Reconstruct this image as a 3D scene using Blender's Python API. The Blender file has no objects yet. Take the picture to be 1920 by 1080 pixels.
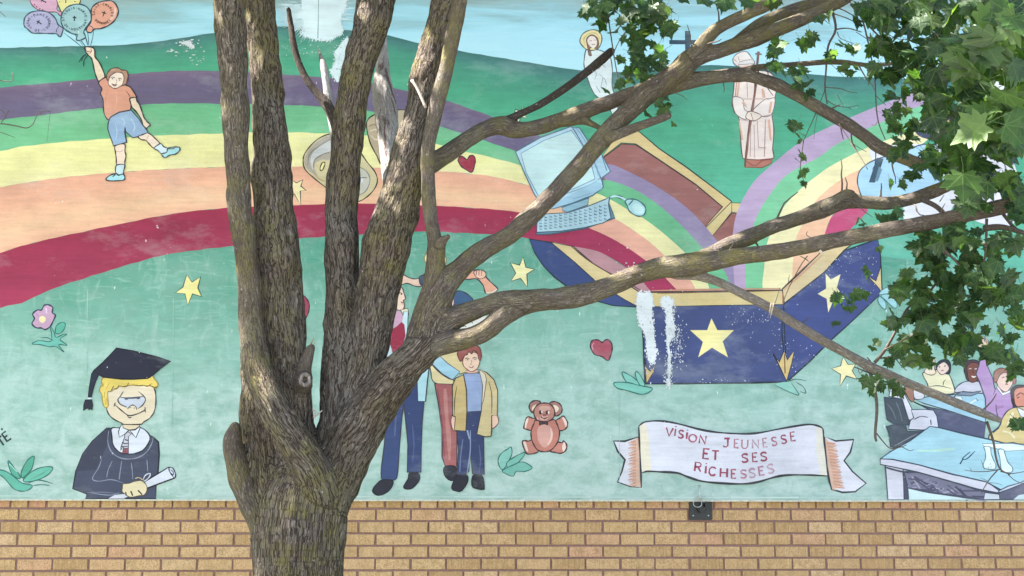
import bpy, bmesh, math, random
import numpy as np
from mathutils import Vector, Matrix, noise as mnoise
from mathutils.geometry import tessellate_polygon

random.seed(7)
scene = bpy.context.scene
COL = scene.collection
R = math.radians

# ------------------------------------------------------------------ camera
FPX = 2600.0                       # focal length in pixels of a 1920 px wide picture
CAM_H = 1.60
YAW = R(3.46)
PITCH = math.atan(460.0 / FPX)
cam_data = bpy.data.cameras.new('camera')
cam = bpy.data.objects.new('camera', cam_data)
COL.objects.link(cam)
cam_data.sensor_width = 36.0
cam_data.lens = FPX / 1920.0 * 36.0
cam_data.clip_start = 0.05
cam_data.clip_end = 800.0
cam.location = (0, 0, CAM_H)
cam.rotation_euler = (math.pi / 2 + PITCH, 0, -YAW)
scene.camera = cam
CAM_M = cam.rotation_euler.to_matrix()

# ------------------------------------------------------------------ world, sun, exposure
SUN_DIR = Vector((-0.60, 0.02, 0.80)).normalized()      # towards the sun: up and left, along the wall
world = bpy.data.worlds.new("World")
scene.world = world
world.use_nodes = True
wn = world.node_tree.nodes
bg = wn.get('Background') or wn.new('ShaderNodeBackground')
skyt = wn.new('ShaderNodeTexSky')
skyt.sky_type = 'NISHITA'
skyt.sun_disc = False
skyt.sun_elevation = math.asin(SUN_DIR.z)
skyt.sun_rotation = math.atan2(SUN_DIR.x, SUN_DIR.y)
skyt.air_density = 1.0
skyt.dust_density = 1.8
skyt.ozone_density = 0.6
world.node_tree.links.new(skyt.outputs[0], bg.inputs[0])
bg.inputs[1].default_value = 0.06
sun_data = bpy.data.lights.new('sun', 'SUN')
sun_data.energy = 4.6
sun_data.angle = R(0.55)
sun_data.color = (1.0, 0.955, 0.88)
sun = bpy.data.objects.new('sun', sun_data)
COL.objects.link(sun)
sun.rotation_euler = (-SUN_DIR).to_track_quat('-Z', 'Y').to_euler()
sun.location = (-6, 4, 12)
scene.view_settings.view_transform = 'Standard'
scene.view_settings.look = 'None'
scene.view_settings.gamma = 1.0
scene.view_settings.use_curve_mapping = False
scene.view_settings.exposure = 3.17
scene.cycles.max_bounces = 8
scene.cycles.transparent_max_bounces = 8

# ------------------------------------------------------------------ helpers
CROWN_GAP = -0.06
D_WALL = 8.18                      # brick face
MURAL_Y = D_WALL - 0.035           # painted face of the mural boards

def ray(px, py):
    return CAM_M @ Vector(((px - 960.0) / FPX, (540.0 - py) / FPX, -1.0))

def at(px, py, y):
    """the point of the vertical plane at depth y that shows at photo pixel px, py"""
    d = ray(px, py)
    t = y / d.y
    return Vector((d.x * t, y, CAM_H + d.z * t))

def pix_m(px, py, y):
    """metres per photo pixel there"""
    d = ray(px, py)
    return (y / d.y) / FPX

def lin(c):
    if isinstance(c, str):
        c = c.lstrip('#')
        c = [int(c[i:i + 2], 16) / 255.0 for i in (0, 2, 4)]
    return [((v + 0.055) / 1.055) ** 2.4 if v > 0.04045 else v / 12.92 for v in c]

PAINT_K = 0.84
def pcol(c):
    return [v * PAINT_K for v in lin(c)]

def props(o, label=None, cat=None, group=None, kind=None):
    if label: o['label'] = label
    if cat: o['category'] = cat
    if group: o['group'] = group
    if kind: o['kind'] = kind
    return o

def empty(name, loc=(0, 0, 0)):
    o = bpy.data.objects.new(name, None)
    o.location = loc
    o.empty_display_size = 0.1
    COL.objects.link(o)
    return o

def mesh_obj(name, verts, faces, mat, parent=None, smooth=False):
    me = bpy.data.meshes.new(name)
    me.from_pydata([tuple(v) for v in verts], [], faces)
    if smooth:
        me.polygons.foreach_set('use_smooth', [True] * len(me.polygons))
    me.materials.append(mat)
    me.update()
    o = bpy.data.objects.new(name, me)
    COL.objects.link(o)
    if parent is not None:
        o.parent = parent
        o.matrix_parent_inverse = parent.matrix_basis.inverted()
    return o

class NT:
    def __init__(self, name):
        self.m = bpy.data.materials.new(name)
        self.m.use_nodes = True
        self.t = self.m.node_tree
        self.n = self.t.nodes
        self.bsdf = self.n.get('Principled BSDF')
        self.out = self.n.get('Material Output')
    def node(self, typ, **kw):
        nd = self.n.new(typ)
        for k, v in kw.items():
            if hasattr(nd, k): setattr(nd, k, v)
            else: nd.inputs[k].default_value = v
        return nd
    def link(self, a, b):
        self.t.links.new(a, b)
    def noise(self, vec, scale, detail=3.0, rough=0.55, dist=0.0):
        nd = self.n.new('ShaderNodeTexNoise')
        nd.inputs['Scale'].default_value = scale
        nd.inputs['Detail'].default_value = detail
        nd.inputs['Roughness'].default_value = rough
        nd.inputs['Distortion'].default_value = dist
        if vec is not None: self.link(vec, nd.inputs['Vector'])
        return nd.outputs['Fac']
    def scaled(self, vec, s):
        nd = self.n.new('ShaderNodeMapping')
        nd.inputs['Scale'].default_value = s
        self.link(vec, nd.inputs['Vector'])
        return nd.outputs['Vector']
    def math(self, op, a, b=None, c=None):
        nd = self.n.new('ShaderNodeMath')
        nd.operation = op
        for i, v in enumerate((a, b, c)):
            if v is None: continue
            if isinstance(v, (int, float)): nd.inputs[i].default_value = v
            else: self.link(v, nd.inputs[i])
        return nd.outputs[0]
    def rng(self, v, a, b, c, d, clamp=True):
        nd = self.n.new('ShaderNodeMapRange')
        nd.clamp = clamp
        self.link(v, nd.inputs[0])
        for i, x in enumerate((a, b, c, d)): nd.inputs[i + 1].default_value = x
        return nd.outputs[0]
    def mix(self, f, a, b, mode='MIX'):
        nd = self.n.new('ShaderNodeMix')
        nd.data_type = 'RGBA'
        nd.blend_type = mode
        for sock, v in ((nd.inputs[0], f), (nd.inputs[6], a), (nd.inputs[7], b)):
            if isinstance(v, (int, float)): sock.default_value = v
            elif isinstance(v, (tuple, list)): sock.default_value = (*v[:3], 1.0)
            else: self.link(v, sock)
        return nd.outputs[2]
    def ramp(self, v, stops):
        nd = self.n.new('ShaderNodeValToRGB')
        cr = nd.color_ramp
        while len(cr.elements) < len(stops): cr.elements.new(0.5)
        for e, (p, c) in zip(cr.elements, stops):
            e.position = p
            e.color = (*c[:3], 1.0)
        self.link(v, nd.inputs[0])
        return nd.outputs[0]
    def bump(self, h, strength, dist):
        nd = self.n.new('ShaderNodeBump')
        nd.inputs['Strength'].default_value = strength
        nd.inputs['Distance'].default_value = dist
        self.link(h, nd.inputs['Height'])
        self.link(nd.outputs[0], self.bsdf.inputs['Normal'])
        return nd
    def base(self, c, rough=0.6):
        s = self.bsdf.inputs['Base Color']
        if isinstance(c, (tuple, list)): s.default_value = (*c[:3], 1.0)
        else: self.link(c, s)
        r = self.bsdf.inputs['Roughness']
        if isinstance(rough, (int, float)): r.default_value = rough
        else: self.link(rough, r)

# ------------------------------------------------------------------ materials
def make_paint():
    t = NT('mural_paint')
    at_ = t.node('ShaderNodeAttribute', attribute_name='paint')
    tc = t.n.new('ShaderNodeTexCoord').outputs['Object']
    brush = t.noise(t.scaled(tc, (1.6, 1, 22)), 3.0, 4, 0.6, 0.4)
    blotch = t.noise(t.scaled(tc, (1, 1, 1.6)), 5.0, 5, 0.62)
    grain = t.noise(tc, 190.0, 2, 0.7)
    v = t.math('ADD', t.rng(brush, .3, .7, -.07, .07), t.rng(blotch, .3, .7, -.12, .10))
    v = t.math('ADD', v, t.rng(t.noise(t.scaled(tc, (1, 1, 1.3)), 1.1, 4, 0.6), .3, .7, -.10, .07))
    v = t.math('ADD', v, t.rng(grain, .3, .7, -.055, .055))
    v = t.math('ADD', v, 1.0)
    col = t.mix(1.0, at_.outputs['Color'], t.ramp(v, [(0, (0, 0, 0)), (1, (1, 1, 1))]), 'MULTIPLY')
    sc = t.n.new('ShaderNodeVectorMath'); sc.operation = 'SCALE'
    t.link(at_.outputs['Color'], sc.inputs[0]); t.link(v, sc.inputs['Scale'])
    # chalky, faded film: patches where the paint has bleached
    fade = t.noise(t.scaled(tc, (1, 1, 2.2)), 2.3, 6, 0.7)
    chalk = t.mix(t.rng(fade, .52, .75, 0, .20), sc.outputs[0], (.62, .64, .66))
    # pin-prick flaking
    fl = t.noise(t.scaled(tc, (1, 1, .6)), 46.0, 3, 0.6)
    fl2 = t.noise(tc, 3.1, 3, 0.6)
    flake = t.math('MULTIPLY', t.rng(fl, .70, .73, 0, 1), t.rng(fl2, .52, .60, 0, .8))
    col = t.mix(flake, chalk, (.74, .76, .78))
    t.base(col, 0.62)
    t.bsdf.inputs['Specular IOR Level'].default_value = 0.3
    t.bump(t.noise(tc, 260.0, 2, 0.6), 0.25, 0.002)
    return t.m

def make_ground_paint():
    """the mint / teal field of the mural: a painted gradient, scrubbed on with a wide brush"""
    t = NT('mural_field_paint')
    tc = t.n.new('ShaderNodeTexCoord').outputs['Object']
    sep = t.n.new('ShaderNodeSeparateXYZ'); t.link(tc, sep.inputs[0])
    z0, z1 = at(700, 930, MURAL_Y).z, at(700, 430, MURAL_Y).z
    wob = t.noise(t.scaled(tc, (.8, 1, 2.0)), 2.0, 5, 0.65)
    h = t.rng(sep.outputs[2], z0, z1, 0, 1)
    h = t.math('ADD', h, t.rng(wob, .25, .75, -.17, .17))
    col = t.ramp(h, [(0.0, pcol('#bacdca')), (.25, pcol('#b4ccc8')), (.45, pcol('#a2c4bd')), (.66, pcol('#80b2a5')), (.88, pcol('#589c89')), (1, pcol('#4b9583'))])
    brush = t.noise(t.scaled(tc, (2.6, 1, 12)), 2.6, 5, 0.62, 0.9)
    cross = t.noise(t.scaled(tc, (5, 1, 1.6)), 2.6, 7, 0.72, 0.8)
    patch = t.noise(t.scaled(tc, (1, 1, 1.5)), 6.5, 6, 0.66, 0.3)
    grain = t.noise(tc, 150.0, 2, 0.7)
    col = t.mix(t.rng(patch, .43, .68, 0, .75), col, pcol('#7ba397'))
    col = t.mix(t.rng(cross, .52, .74, 0, .40), col, pcol('#c6ddd9'))
    col = t.mix(t.rng(brush, .54, .74, 0, .32), col, pcol('#cfe6e2'))
    col = t.mix(t.rng(brush, .44, .28, 0, .28), col, pcol('#7fae9f'))
    col = t.mix(t.rng(grain, .5, .75, 0, .22), col, pcol('#7ba79b'))
    fl = t.noise(t.scaled(tc, (1.6, 1, .4)), 30.0, 3, 0.6)
    col = t.mix(t.rng(fl, .735, .75, 0, .8), col, (.72, .78, .80))
    t.base(col, 0.62)
    t.bsdf.inputs['Specular IOR Level'].default_value = 0.3
    t.bump(t.noise(tc, 220.0, 2, 0.6), 0.25, 0.002)
    return t.m

def make_sky_paint():
    t = NT('mural_sky_paint')
    tc = t.n.new('ShaderNodeTexCoord').outputs['Object']
    sep = t.n.new('ShaderNodeSeparateXYZ'); t.link(tc, sep.inputs[0])
    z0, z1 = at(700, 120, MURAL_Y).z, at(700, -10, MURAL_Y).z
    n = t.noise(t.scaled(tc, (.7, 1, 5.0)), 1.3, 4, 0.6, 0.6)
    h = t.math('ADD', t.rng(sep.outputs[2], z0, z1, 0, 1, False), t.rng(n, .25, .75, -.38, .38))
    col = t.ramp(h, [(0.0, pcol('#b6e0f0')), (.36, pcol('#aedbee')), (.58, pcol('#a0cfe0')), (.76, pcol('#94bac6')), (.9, pcol('#97b4ba')), (1, pcol('#8fa8ac'))])
    brush = t.noise(t.scaled(tc, (1.4, 1, 26)), 2.2, 4, 0.6, 0.4)
    col = t.mix(t.rng(brush, .52, .74, 0, .30), col, pcol('#cfe8f2'))
    grain = t.noise(tc, 160.0, 2, 0.7)
    col = t.mix(t.rng(grain, .5, .75, 0, .15), col, pcol('#7f9fa8'))
    t.base(col, 0.6)
    t.bsdf.inputs['Specular IOR Level'].default_value = 0.3
    return t.m

def make_brick():
    t = NT('tan_brick')
    tc = t.n.new('ShaderNodeTexCoord').outputs['Object']
    geo = t.n.new('ShaderNodeNewGeometry')
    info = t.n.new('ShaderNodeObjectInfo')
    off = t.n.new('ShaderNodeVectorMath'); off.operation = 'ADD'
    t.link(tc, off.inputs[0])
    sc = t.n.new('ShaderNodeVectorMath'); sc.operation = 'SCALE'
    t.link(info.outputs['Location'], sc.inputs[0]); sc.inputs['Scale'].default_value = 3.7
    t.link(sc.outputs[0], off.inputs[1])
    p = off.outputs[0]
    colr = t.ramp(info.outputs['Random'], [(0, (.40, .228, .102)), (.18, (.47, .284, .138)), (.4, (.58, .362, .200)), (.58, (.50, .300, .142)), (.72, (.62, .40, .245)), (.80, (.53, .335, .155)), (.92, (.58, .33, .20)), (1, (.52, .25, .17))])
    ver = t.noise(t.scaled(p, (14, 10, 1.2)), 6.0, 4, 0.6)          # wire-cut vertical texture
    colr = t.mix(t.rng(ver, .35, .68, 0, .55), colr, (.66, .455, .27))
    spk = t.noise(p, 150.0, 3, 0.75)
    colr = t.mix(t.rng(spk, .47, .63, 0, .75), colr, (.28, .150, .07))
    big = t.noise(p, 24.0, 4, 0.65)
    colr = t.mix(t.rng(big, .47, .68, 0, .55), colr, (.33, .205, .10))
    stain = t.noise(t.scaled(p, (1, 1, .5)), 30.0, 3, 0.6)
    colr = t.mix(t.rng(stain, .71, .76, 0, .5), colr, (.20, .10, .06))
    t.base(colr, 0.88)
    t.bsdf.inputs['Specular IOR Level'].default_value = 0.25
    h = t.math('ADD', spk, t.math('MULTIPLY', ver, .8))
    t.bump(h, 0.7, 0.003)
    return t.m

def make_mortar():
    t = NT('mauve_mortar')
    tc = t.n.new('ShaderNodeTexCoord').outputs['Object']
    a = t.noise(tc, 120.0, 4, 0.7); b = t.noise(tc, 5.0, 4, 0.6)
    col = t.ramp(a, [(.25, (.22, .118, .10)), (.6, (.31, .180, .158)), (.85, (.40, .26, .23))])
    col = t.mix(t.rng(b, .45, .75, 0, .5), col, (.27, .155, .14))
    t.base(col, 0.95)
    t.bump(a, 0.8, 0.003)
    return t.m

def plain(name, c, rough=0.5, metal=0.0, nscale=60, var=0.25):
    t = NT(name)
    tc = t.n.new('ShaderNodeTexCoord').outputs['Object']
    n = t.noise(tc, nscale, 4, 0.6)
    t.base(t.mix(t.rng(n, .3, .7, 0, 1), [v * (1 - var) for v in c], [v * (1 + var) for v in c]), rough)
    t.bsdf.inputs['Metallic'].default_value = metal
    t.bump(n, 0.3, 0.002)
    return t.m

def make_bark(name='bark', dead=False):
    t = NT(name)
    b = t.node('ShaderNodeAttribute', attribute_name='bark').outputs['Vector']
    rad = t.node('ShaderNodeAttribute', attribute_name='limb').outputs['Fac']     # limb radius in metres
    tc = t.n.new('ShaderNodeTexCoord').outputs['Object']
    # warp, so the furrows weave in and out as they run along the limb (third coordinate of "bark")
    wp = t.n.new('ShaderNodeTexNoise'); wp.inputs['Scale'].default_value = 11.0; wp.inputs['Detail'].default_value = 3
    t.link(b, wp.inputs['Vector'])
    sub = t.n.new('ShaderNodeVectorMath'); sub.operation = 'SUBTRACT'; t.link(wp.outputs['Color'], sub.inputs[0]); sub.inputs[1].default_value = (.5, .5, .5)
    sc = t.n.new('ShaderNodeVectorMath'); sc.operation = 'SCALE'; t.link(sub.outputs[0], sc.inputs[0]); sc.inputs['Scale'].default_value = .034
    ad = t.n.new('ShaderNodeVectorMath'); ad.operation = 'ADD'; t.link(b, ad.inputs[0]); t.link(sc.outputs[0], ad.inputs[1])
    w = ad.outputs[0]
    f1 = t.noise(t.scaled(w, (1, 1, .12)), 92.0, 2, 0.5, 0.3)
    r1 = t.math('ABSOLUTE', t.math('SUBTRACT', f1, .5))
    f2 = t.noise(t.scaled(w, (1, 1, .22)), 150.0, 3, 0.6, 0.4)
    r2 = t.math('ABSOLUTE', t.math('SUBTRACT', f2, .5))
    fine = t.noise(t.scaled(b, (1, 1, .8)), 260.0, 3, 0.7)
    crack = t.noise(t.scaled(w, (1, 1, .8)), 60.0, 3, 0.6, 0.8)                  # cross cracks that break the ridges into plates
    r3 = t.math('ABSOLUTE', t.math('SUBTRACT', crack, .5))
    big = t.rng(rad, .02, .065, .15, 1.0)
    g1 = t.rng(r1, .0, .072, 0, 1)
    g2 = t.rng(r2, .0, .11, 0, 1)
    g3 = t.rng(r3, .0, .05, .84, 1)
    deep = t.math('ADD', t.math('MULTIPLY', g1, big), t.math('SUBTRACT', 1.0, big))   # 1 on the ridges, 0 in the furrows
    hh = t.math('MULTIPLY', deep, t.math('ADD', .55, t.math('MULTIPLY', g2, .45)))
    hh = t.math('MULTIPLY', hh, g3)
    hh = t.math('ADD', hh, t.math('MULTIPLY', t.math('SUBTRACT', fine, .5), .30))
    hn = t.rng(hh, .0, 1.05, 0, 1)
    if dead == 2:
        col = t.ramp(hn, [(0, (.20, .15, .12)), (.3, (.40, .36, .34)), (.7, (.54, .51, .50)), (1, (.66, .64, .63))])
        hole = t.noise(t.scaled(b, (1, 1, .28)), 26.0, 4, 0.6, 0.6)
        col = t.mix(t.rng(hole, .56, .63, 0, .9), col, (.13, .055, .042))
        col = t.mix(t.rng(hole, .42, .36, 0, .6), col, (.30, .28, .30))
    elif dead == 3:
        col = t.ramp(hn, [(0, (.022, .015, .012)), (.4, (.050, .037, .031)), (.8, (.085, .066, .057)), (1, (.13, .11, .10))])
    elif dead:
        col = t.ramp(hn, [(0, (.06, .045, .036)), (.3, (.16, .13, .11)), (.7, (.27, .235, .21)), (1, (.40, .36, .33))])
    else:
        col = t.ramp(hn, [(0, (.028, .021, .017)), (.25, (.074, .057, .046)), (.5, (.128, .102, .083)), (.78, (.176, .145, .121)), (1, (.245, .21, .183))])
        smooth_c = t.ramp(hn, [(0, (.042, .031, .026)), (.35, (.092, .071, .060)), (.7, (.138, .111, .095)), (1, (.21, .178, .157))])
        col = t.mix(t.rng(rad, .020, .050, 1, 0), col, smooth_c)
    tone = t.noise(tc, 3.2, 4, 0.6)
    col = t.mix(t.rng(tone, .42, .70, 0, .6), col, t.mix(1.0, col, (.78, .66, .56), 'MULTIPLY'))
    grey = t.noise(tc, 5.5, 5, 0.65)
    gm = t.math('MULTIPLY', t.rng(grey, .50, .70, 0, 0.0 if dead == 3 else .55), t.rng(hn, .25, .65, 0, 1))
    col = t.mix(gm, col, (.25, .235, .235))
    if not dead:
        li = t.noise(tc, 11.0, 6, 0.74)
        li2 = t.noise(tc, 2.1, 3, 0.55)
        lm = t.math('MULTIPLY', t.rng(li, .43, .60, 0, .95), t.rng(li2, .40, .58, .22, 1))
        lm = t.math('MULTIPLY', lm, t.rng(hn, .2, .6, .1, 1))
        col = t.mix(lm, col, (.185, .158, .060))
    spots = t.noise(tc, 55.0, 2, 0.5)
    col = t.mix(t.rng(spots, .74, .765, 0, .6), col, (.50, .48, .46))
    t.base(col, 0.92)
    t.bsdf.inputs['Specular IOR Level'].default_value = 0.15
    t.bump(hh, 1.0, 0.0095)
    return t.m

def make_leaf():
    t = NT('maple_leaf')
    uv = t.n.new('ShaderNodeUVMap').outputs[0]
    sep = t.n.new('ShaderNodeSeparateXYZ'); t.link(uv, sep.inputs[0])
    x = t.math('SUBTRACT', sep.outputs[0], .5)
    y = t.math('SUBTRACT', sep.outputs[1], .15)
    ang = t.math('ARCTAN2', x, y)
    rr = t.math('SQRT', t.math('ADD', t.math('MULTIPLY', x, x), t.math('MULTIPLY', y, y)))
    near = t.math('ROUND', t.math('DIVIDE', ang, .74))
    dv = t.math('MULTIPLY', t.math('ABSOLUTE', t.math('SUBTRACT', ang, t.math('MULTIPLY', near, .74))), rr)
    vein = t.rng(dv, .004, .016, 1, 0)
    side = t.math('PINGPONG', t.math('ADD', rr, t.math('MULTIPLY', dv, -1.2)), .06)
    vein2 = t.math('MULTIPLY', t.rng(side, .0, .012, .45, 0), t.rng(dv, .01, .03, 0, 1))
    veins = t.math('MAXIMUM', vein, vein2)
    info = t.n.new('ShaderNodeObjectInfo')
    var = t.node('ShaderNodeAttribute', attribute_name='leaf_tone')
    tone = t.math('ADD', t.math('MULTIPLY', info.outputs['Random'], .62), var.outputs['Fac'])
    geo = t.n.new('ShaderNodeNewGeometry')
    top = t.ramp(tone, [(0, (.011, .031, .009)), (.35, (.020, .050, .012)), (.65, (.034, .075, .017)), (.88, (.055, .105, .023)), (1, (.085, .140, .032))])
    mott = t.noise(uv, 9.0, 4, 0.6)
    top = t.mix(t.rng(mott, .4, .7, 0, .4), top, t.mix(1.0, top, (.66, .70, .60), 'MULTIPLY'))
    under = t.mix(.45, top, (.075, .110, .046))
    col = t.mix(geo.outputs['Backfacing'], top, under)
    col = t.mix(t.math('MULTIPLY', veins, .40), col, (.11, .16, .055))
    t.base(col, t.rng(mott, .3, .7, .42, .56))
    t.bsdf.inputs['Specular IOR Level'].default_value = 0.38
    tr = t.n.new('ShaderNodeBsdfTranslucent')
    t.link(t.mix(1.0, col, (3.0, 3.3, 1.0), 'MULTIPLY'), tr.inputs[0])
    mx = t.n.new('ShaderNodeMixShader')
    mx.inputs[0].default_value = .34
    t.link(t.bsdf.outputs[0], mx.inputs[1]); t.link(tr.outputs[0], mx.inputs[2])
    t.link(mx.outputs[0], t.out.inputs[0])
    t.bump(veins, 0.35, 0.002)
    return t.m

M_PAINT = make_paint()
M_FIELD = make_ground_paint()
M_SKYP = make_sky_paint()
M_BRICK = make_brick()
M_MORTAR = make_mortar()
M_BARK = make_bark()
M_DEAD = make_bark('dead_wood', 1)
M_PEEL = make_bark('peeled_dead_wood', 2)
M_DARK = make_bark('dark_dead_wood', 3)
M_LEAF = make_leaf()
M_BLACK = plain('black_steel', (.018, .018, .021), .5)
M_ZINC = plain('galvanised_wire', (.42, .42, .43), .38, .8)
M_RUST = plain('torn_heartwood', (.30, .135, .055), .85, 0, 90, .45)
M_BOARD = plain('board_edge', (.52, .49, .42), .7)
M_PAVE = plain('concrete_paving', (.29, .29, .29), .9, 0, 8, .2)
M_GRASS = plain('lawn_soil', (.07, .085, .035), .95, 0, 12, .4)
# ------------------------------------------------------------------ ground
mesh_obj('ground', [(-60, -60, 0), (60, -60, 0), (60, 60, 0), (-60, 60, 0)], [(0, 1, 2, 3)], M_GRASS)['kind'] = 'structure'
mesh_obj('pavement', [(-40, -14, .004), (40, -14, .004), (40, 2.6, .004), (-40, 2.6, .004)], [(0, 1, 2, 3)], M_PAVE)['kind'] = 'structure'

# ------------------------------------------------------------------ brick wall
WALL_TOP = 5.2
WX0, WX1 = -9.0, 9.0
wall = empty('brick_wall', (0, D_WALL, 0))
props(wall, 'tan brick wall with mauve mortar joints below the painted mural', 'wall')
def box(x0, x1, y0, y1, z0, z1):
    v = [(x0, y0, z0), (x1, y0, z0), (x1, y1, z0), (x0, y1, z0), (x0, y0, z1), (x1, y0, z1), (x1, y1, z1), (x0, y1, z1)]
    f = [(0, 3, 2, 1), (4, 5, 6, 7), (0, 1, 5, 4), (1, 2, 6, 5), (2, 3, 7, 6), (3, 0, 4, 7)]
    return v, f
v, f = box(WX0, WX1, D_WALL + .009, D_WALL + .30, 0, WALL_TOP)
mesh_obj('mortar', v, f, M_MORTAR, wall)
v, f = box(WX0 - .05, WX1 + .05, D_WALL - .06, D_WALL + .36, WALL_TOP, WALL_TOP + .08)
mesh_obj('coping', v, f, M_PAVE, wall)

MOD, COURSE, JOINT = 0.2032, 0.0702, 0.0120
def brick_mesh(L, H, seed):
    """a brick with uneven, chipped arrises, its face on y = 0"""
    rnd = random.Random(seed)
    c = .0028
    j = lambda a=.0012: rnd.uniform(-a, a)
    V, F = [], []
    hx, hz = L / 2, H / 2
    front = [(-hx + c, -hz), (hx - c, -hz), (hx, -hz + c), (hx, hz - c), (hx - c, hz), (-hx + c, hz), (-hx, hz - c), (-hx, -hz + c)]
    fr = [(x * (1 - .010) + j(), j(.0006), z * (1 - .030) + j()) for x, z in front]
    md = [(x + j(.0005), .0035, z + j(.0005)) for x, z in front]
    bk = [(x, .05, z) for x, z in front]
    V = fr + md + bk
    F.append(tuple(range(8)))
    for a in (0, 8):
        for i in range(8):
            k = (i + 1) % 8
            F.append((a + i, a + 8 + i, a + 8 + k, a + k))
    return V, F
BR_MESH = {}
def brick_data(kind, i):
    key = (kind, i)
    if key not in BR_MESH:
        L = (MOD if kind == 's' else MOD / 2) - JOINT
        V, F = brick_mesh(L, COURSE - JOINT, i * 7 + (3 if kind == "s" else 5))
        me = bpy.data.meshes.new('brick')
        me.from_pydata(V, [], F); me.materials.append(M_BRICK); me.update()
        BR_MESH[key] = me
    return BR_MESH[key]

Z_LINE = CAM_H                       # a bed joint lies at the height of the lens
bottom_of_view = at(960, 1080, D_WALL).z
xl, xr = at(0, 1000, D_WALL).x, at(1920, 1000, D_WALL).x
stuffV, stuffF = [], []
mural_z0 = at(960, 938, MURAL_Y).z
rb = random.Random(3)
PH = at(1032.5, 965, D_WALL).x       # a head joint of the course below the headers
n_br = 0
trunk_hide = (at(500, 1000, D_WALL).x, at(630, 1000, D_WALL).x)
def add_course(k, kind):
    """course k counts up from the bed joint at lens height"""
    global n_br
    mod = MOD if kind == 's' else MOD / 2
    zc = Z_LINE + (k + .5) * COURSE
    if kind == 's':
        ph = PH + (0 if k % 2 == 1 else MOD / 2)
    else:
        ph = at(1016, 945, D_WALL).x
    i0 = int(math.floor((WX0 - ph) / mod)); i1 = int(math.ceil((WX1 - ph) / mod))
    for i in range(i0, i1):
        xc = ph + (i + .5) * mod
        if abs(xc) > WX1 - mod / 2: continue
        dx, dz, dy = rb.uniform(-.0018, .0018), rb.uniform(-.001, .001), rb.uniform(-.0018, .0012)
        visible = (xl - mod * .6 < xc < xr + mod * .6) and zc + COURSE / 2 > bottom_of_view and k <= 2 and not (trunk_hide[0] < xc < trunk_hide[1])
        if visible:
            o = bpy.data.objects.new('brick', brick_data(kind, rb.randrange(6)))
            COL.objects.link(o)
            o.parent = wall
            o.location = (xc + dx, dy, zc + dz)
            o.rotation_euler = (0, rb.uniform(-.004, .004), rb.uniform(-.004, .004))
            n_br += 1
        elif zc < mural_z0 + .1:
            V, F = brick_mesh(mod - JOINT, COURSE - JOINT, rb.randrange(9999))
            b = len(stuffV)
            stuffV.extend((x + xc + dx, y + D_WALL + dy, z + zc + dz) for x, y, z in V)
            stuffF.extend(tuple(b + q for q in ff) for ff in F)
k0 = -int((Z_LINE) / COURSE) - 0
for k in range(k0, 2):
    add_course(k, 's')
add_course(2, 'h')
mesh_obj('lower_brickwork', stuffV, stuffF, M_BRICK, wall)['kind'] = 'stuff'
print('bricks', n_br)

# ------------------------------------------------------------------ the mural
MX0, MX1 = -6.2, 6.6
mural = empty('painted_mural', (0, MURAL_Y, 2.0))
props(mural, 'large hand painted mural of rainbow, star chest, graduate and ribbon banner on wall boards', 'mural')

def finish_paint(name, V, F, C, parent, mat=None):
    o = mesh_obj(name, V, F, mat or M_PAINT, parent)
    at_ = o.data.attributes.new('paint', 'FLOAT_COLOR', 'POINT')
    flat = np.ones((len(V), 4), np.float32)
    flat[:, :3] = np.array(C, np.float32)
    at_.data.foreach_set('color', flat.ravel())
    return o

def crom(pts, closed, sub=5):
    n = len(pts)
    if n < 3: return pts
    out = []
    rngn = n if closed else n - 1
    for i in range(rngn):
        if closed:
            p0, p1, p2, p3 = pts[i - 1], pts[i], pts[(i + 1) % n], pts[(i + 2) % n]
        else:
            p1, p2 = pts[i], pts[i + 1]
            p0 = pts[i - 1] if i else (2 * p1[0] - p2[0], 2 * p1[1] - p2[1])
            p3 = pts[i + 2] if i + 2 < n else (2 * p2[0] - p1[0], 2 * p2[1] - p1[1])
        for s in range(sub):
            t = s / sub
            out.append(tuple(.5 * (2 * p1[q] + (p2[q] - p0[q]) * t + (2 * p0[q] - 5 * p1[q] + 4 * p2[q] - p3[q]) * t * t
                                   + (3 * p1[q] - p0[q] - 3 * p2[q] + p3[q]) * t ** 3) for q in (0, 1)))
    if not closed: out.append(tuple(pts[-1]))
    return out

def parse(p):
    if isinstance(p, str):
        a = [float(q) for q in p.split()]
        return list(zip(a[::2], a[1::2]))
    return list(p)

def Z(ox, oy, s):
    return lambda p: [(ox + x / s, oy + y / s) for x, y in parse(p)]
ID = lambda p: parse(p)

INK = '#27303a'
STEP = 0.00004
rp = random.Random(11)

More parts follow.
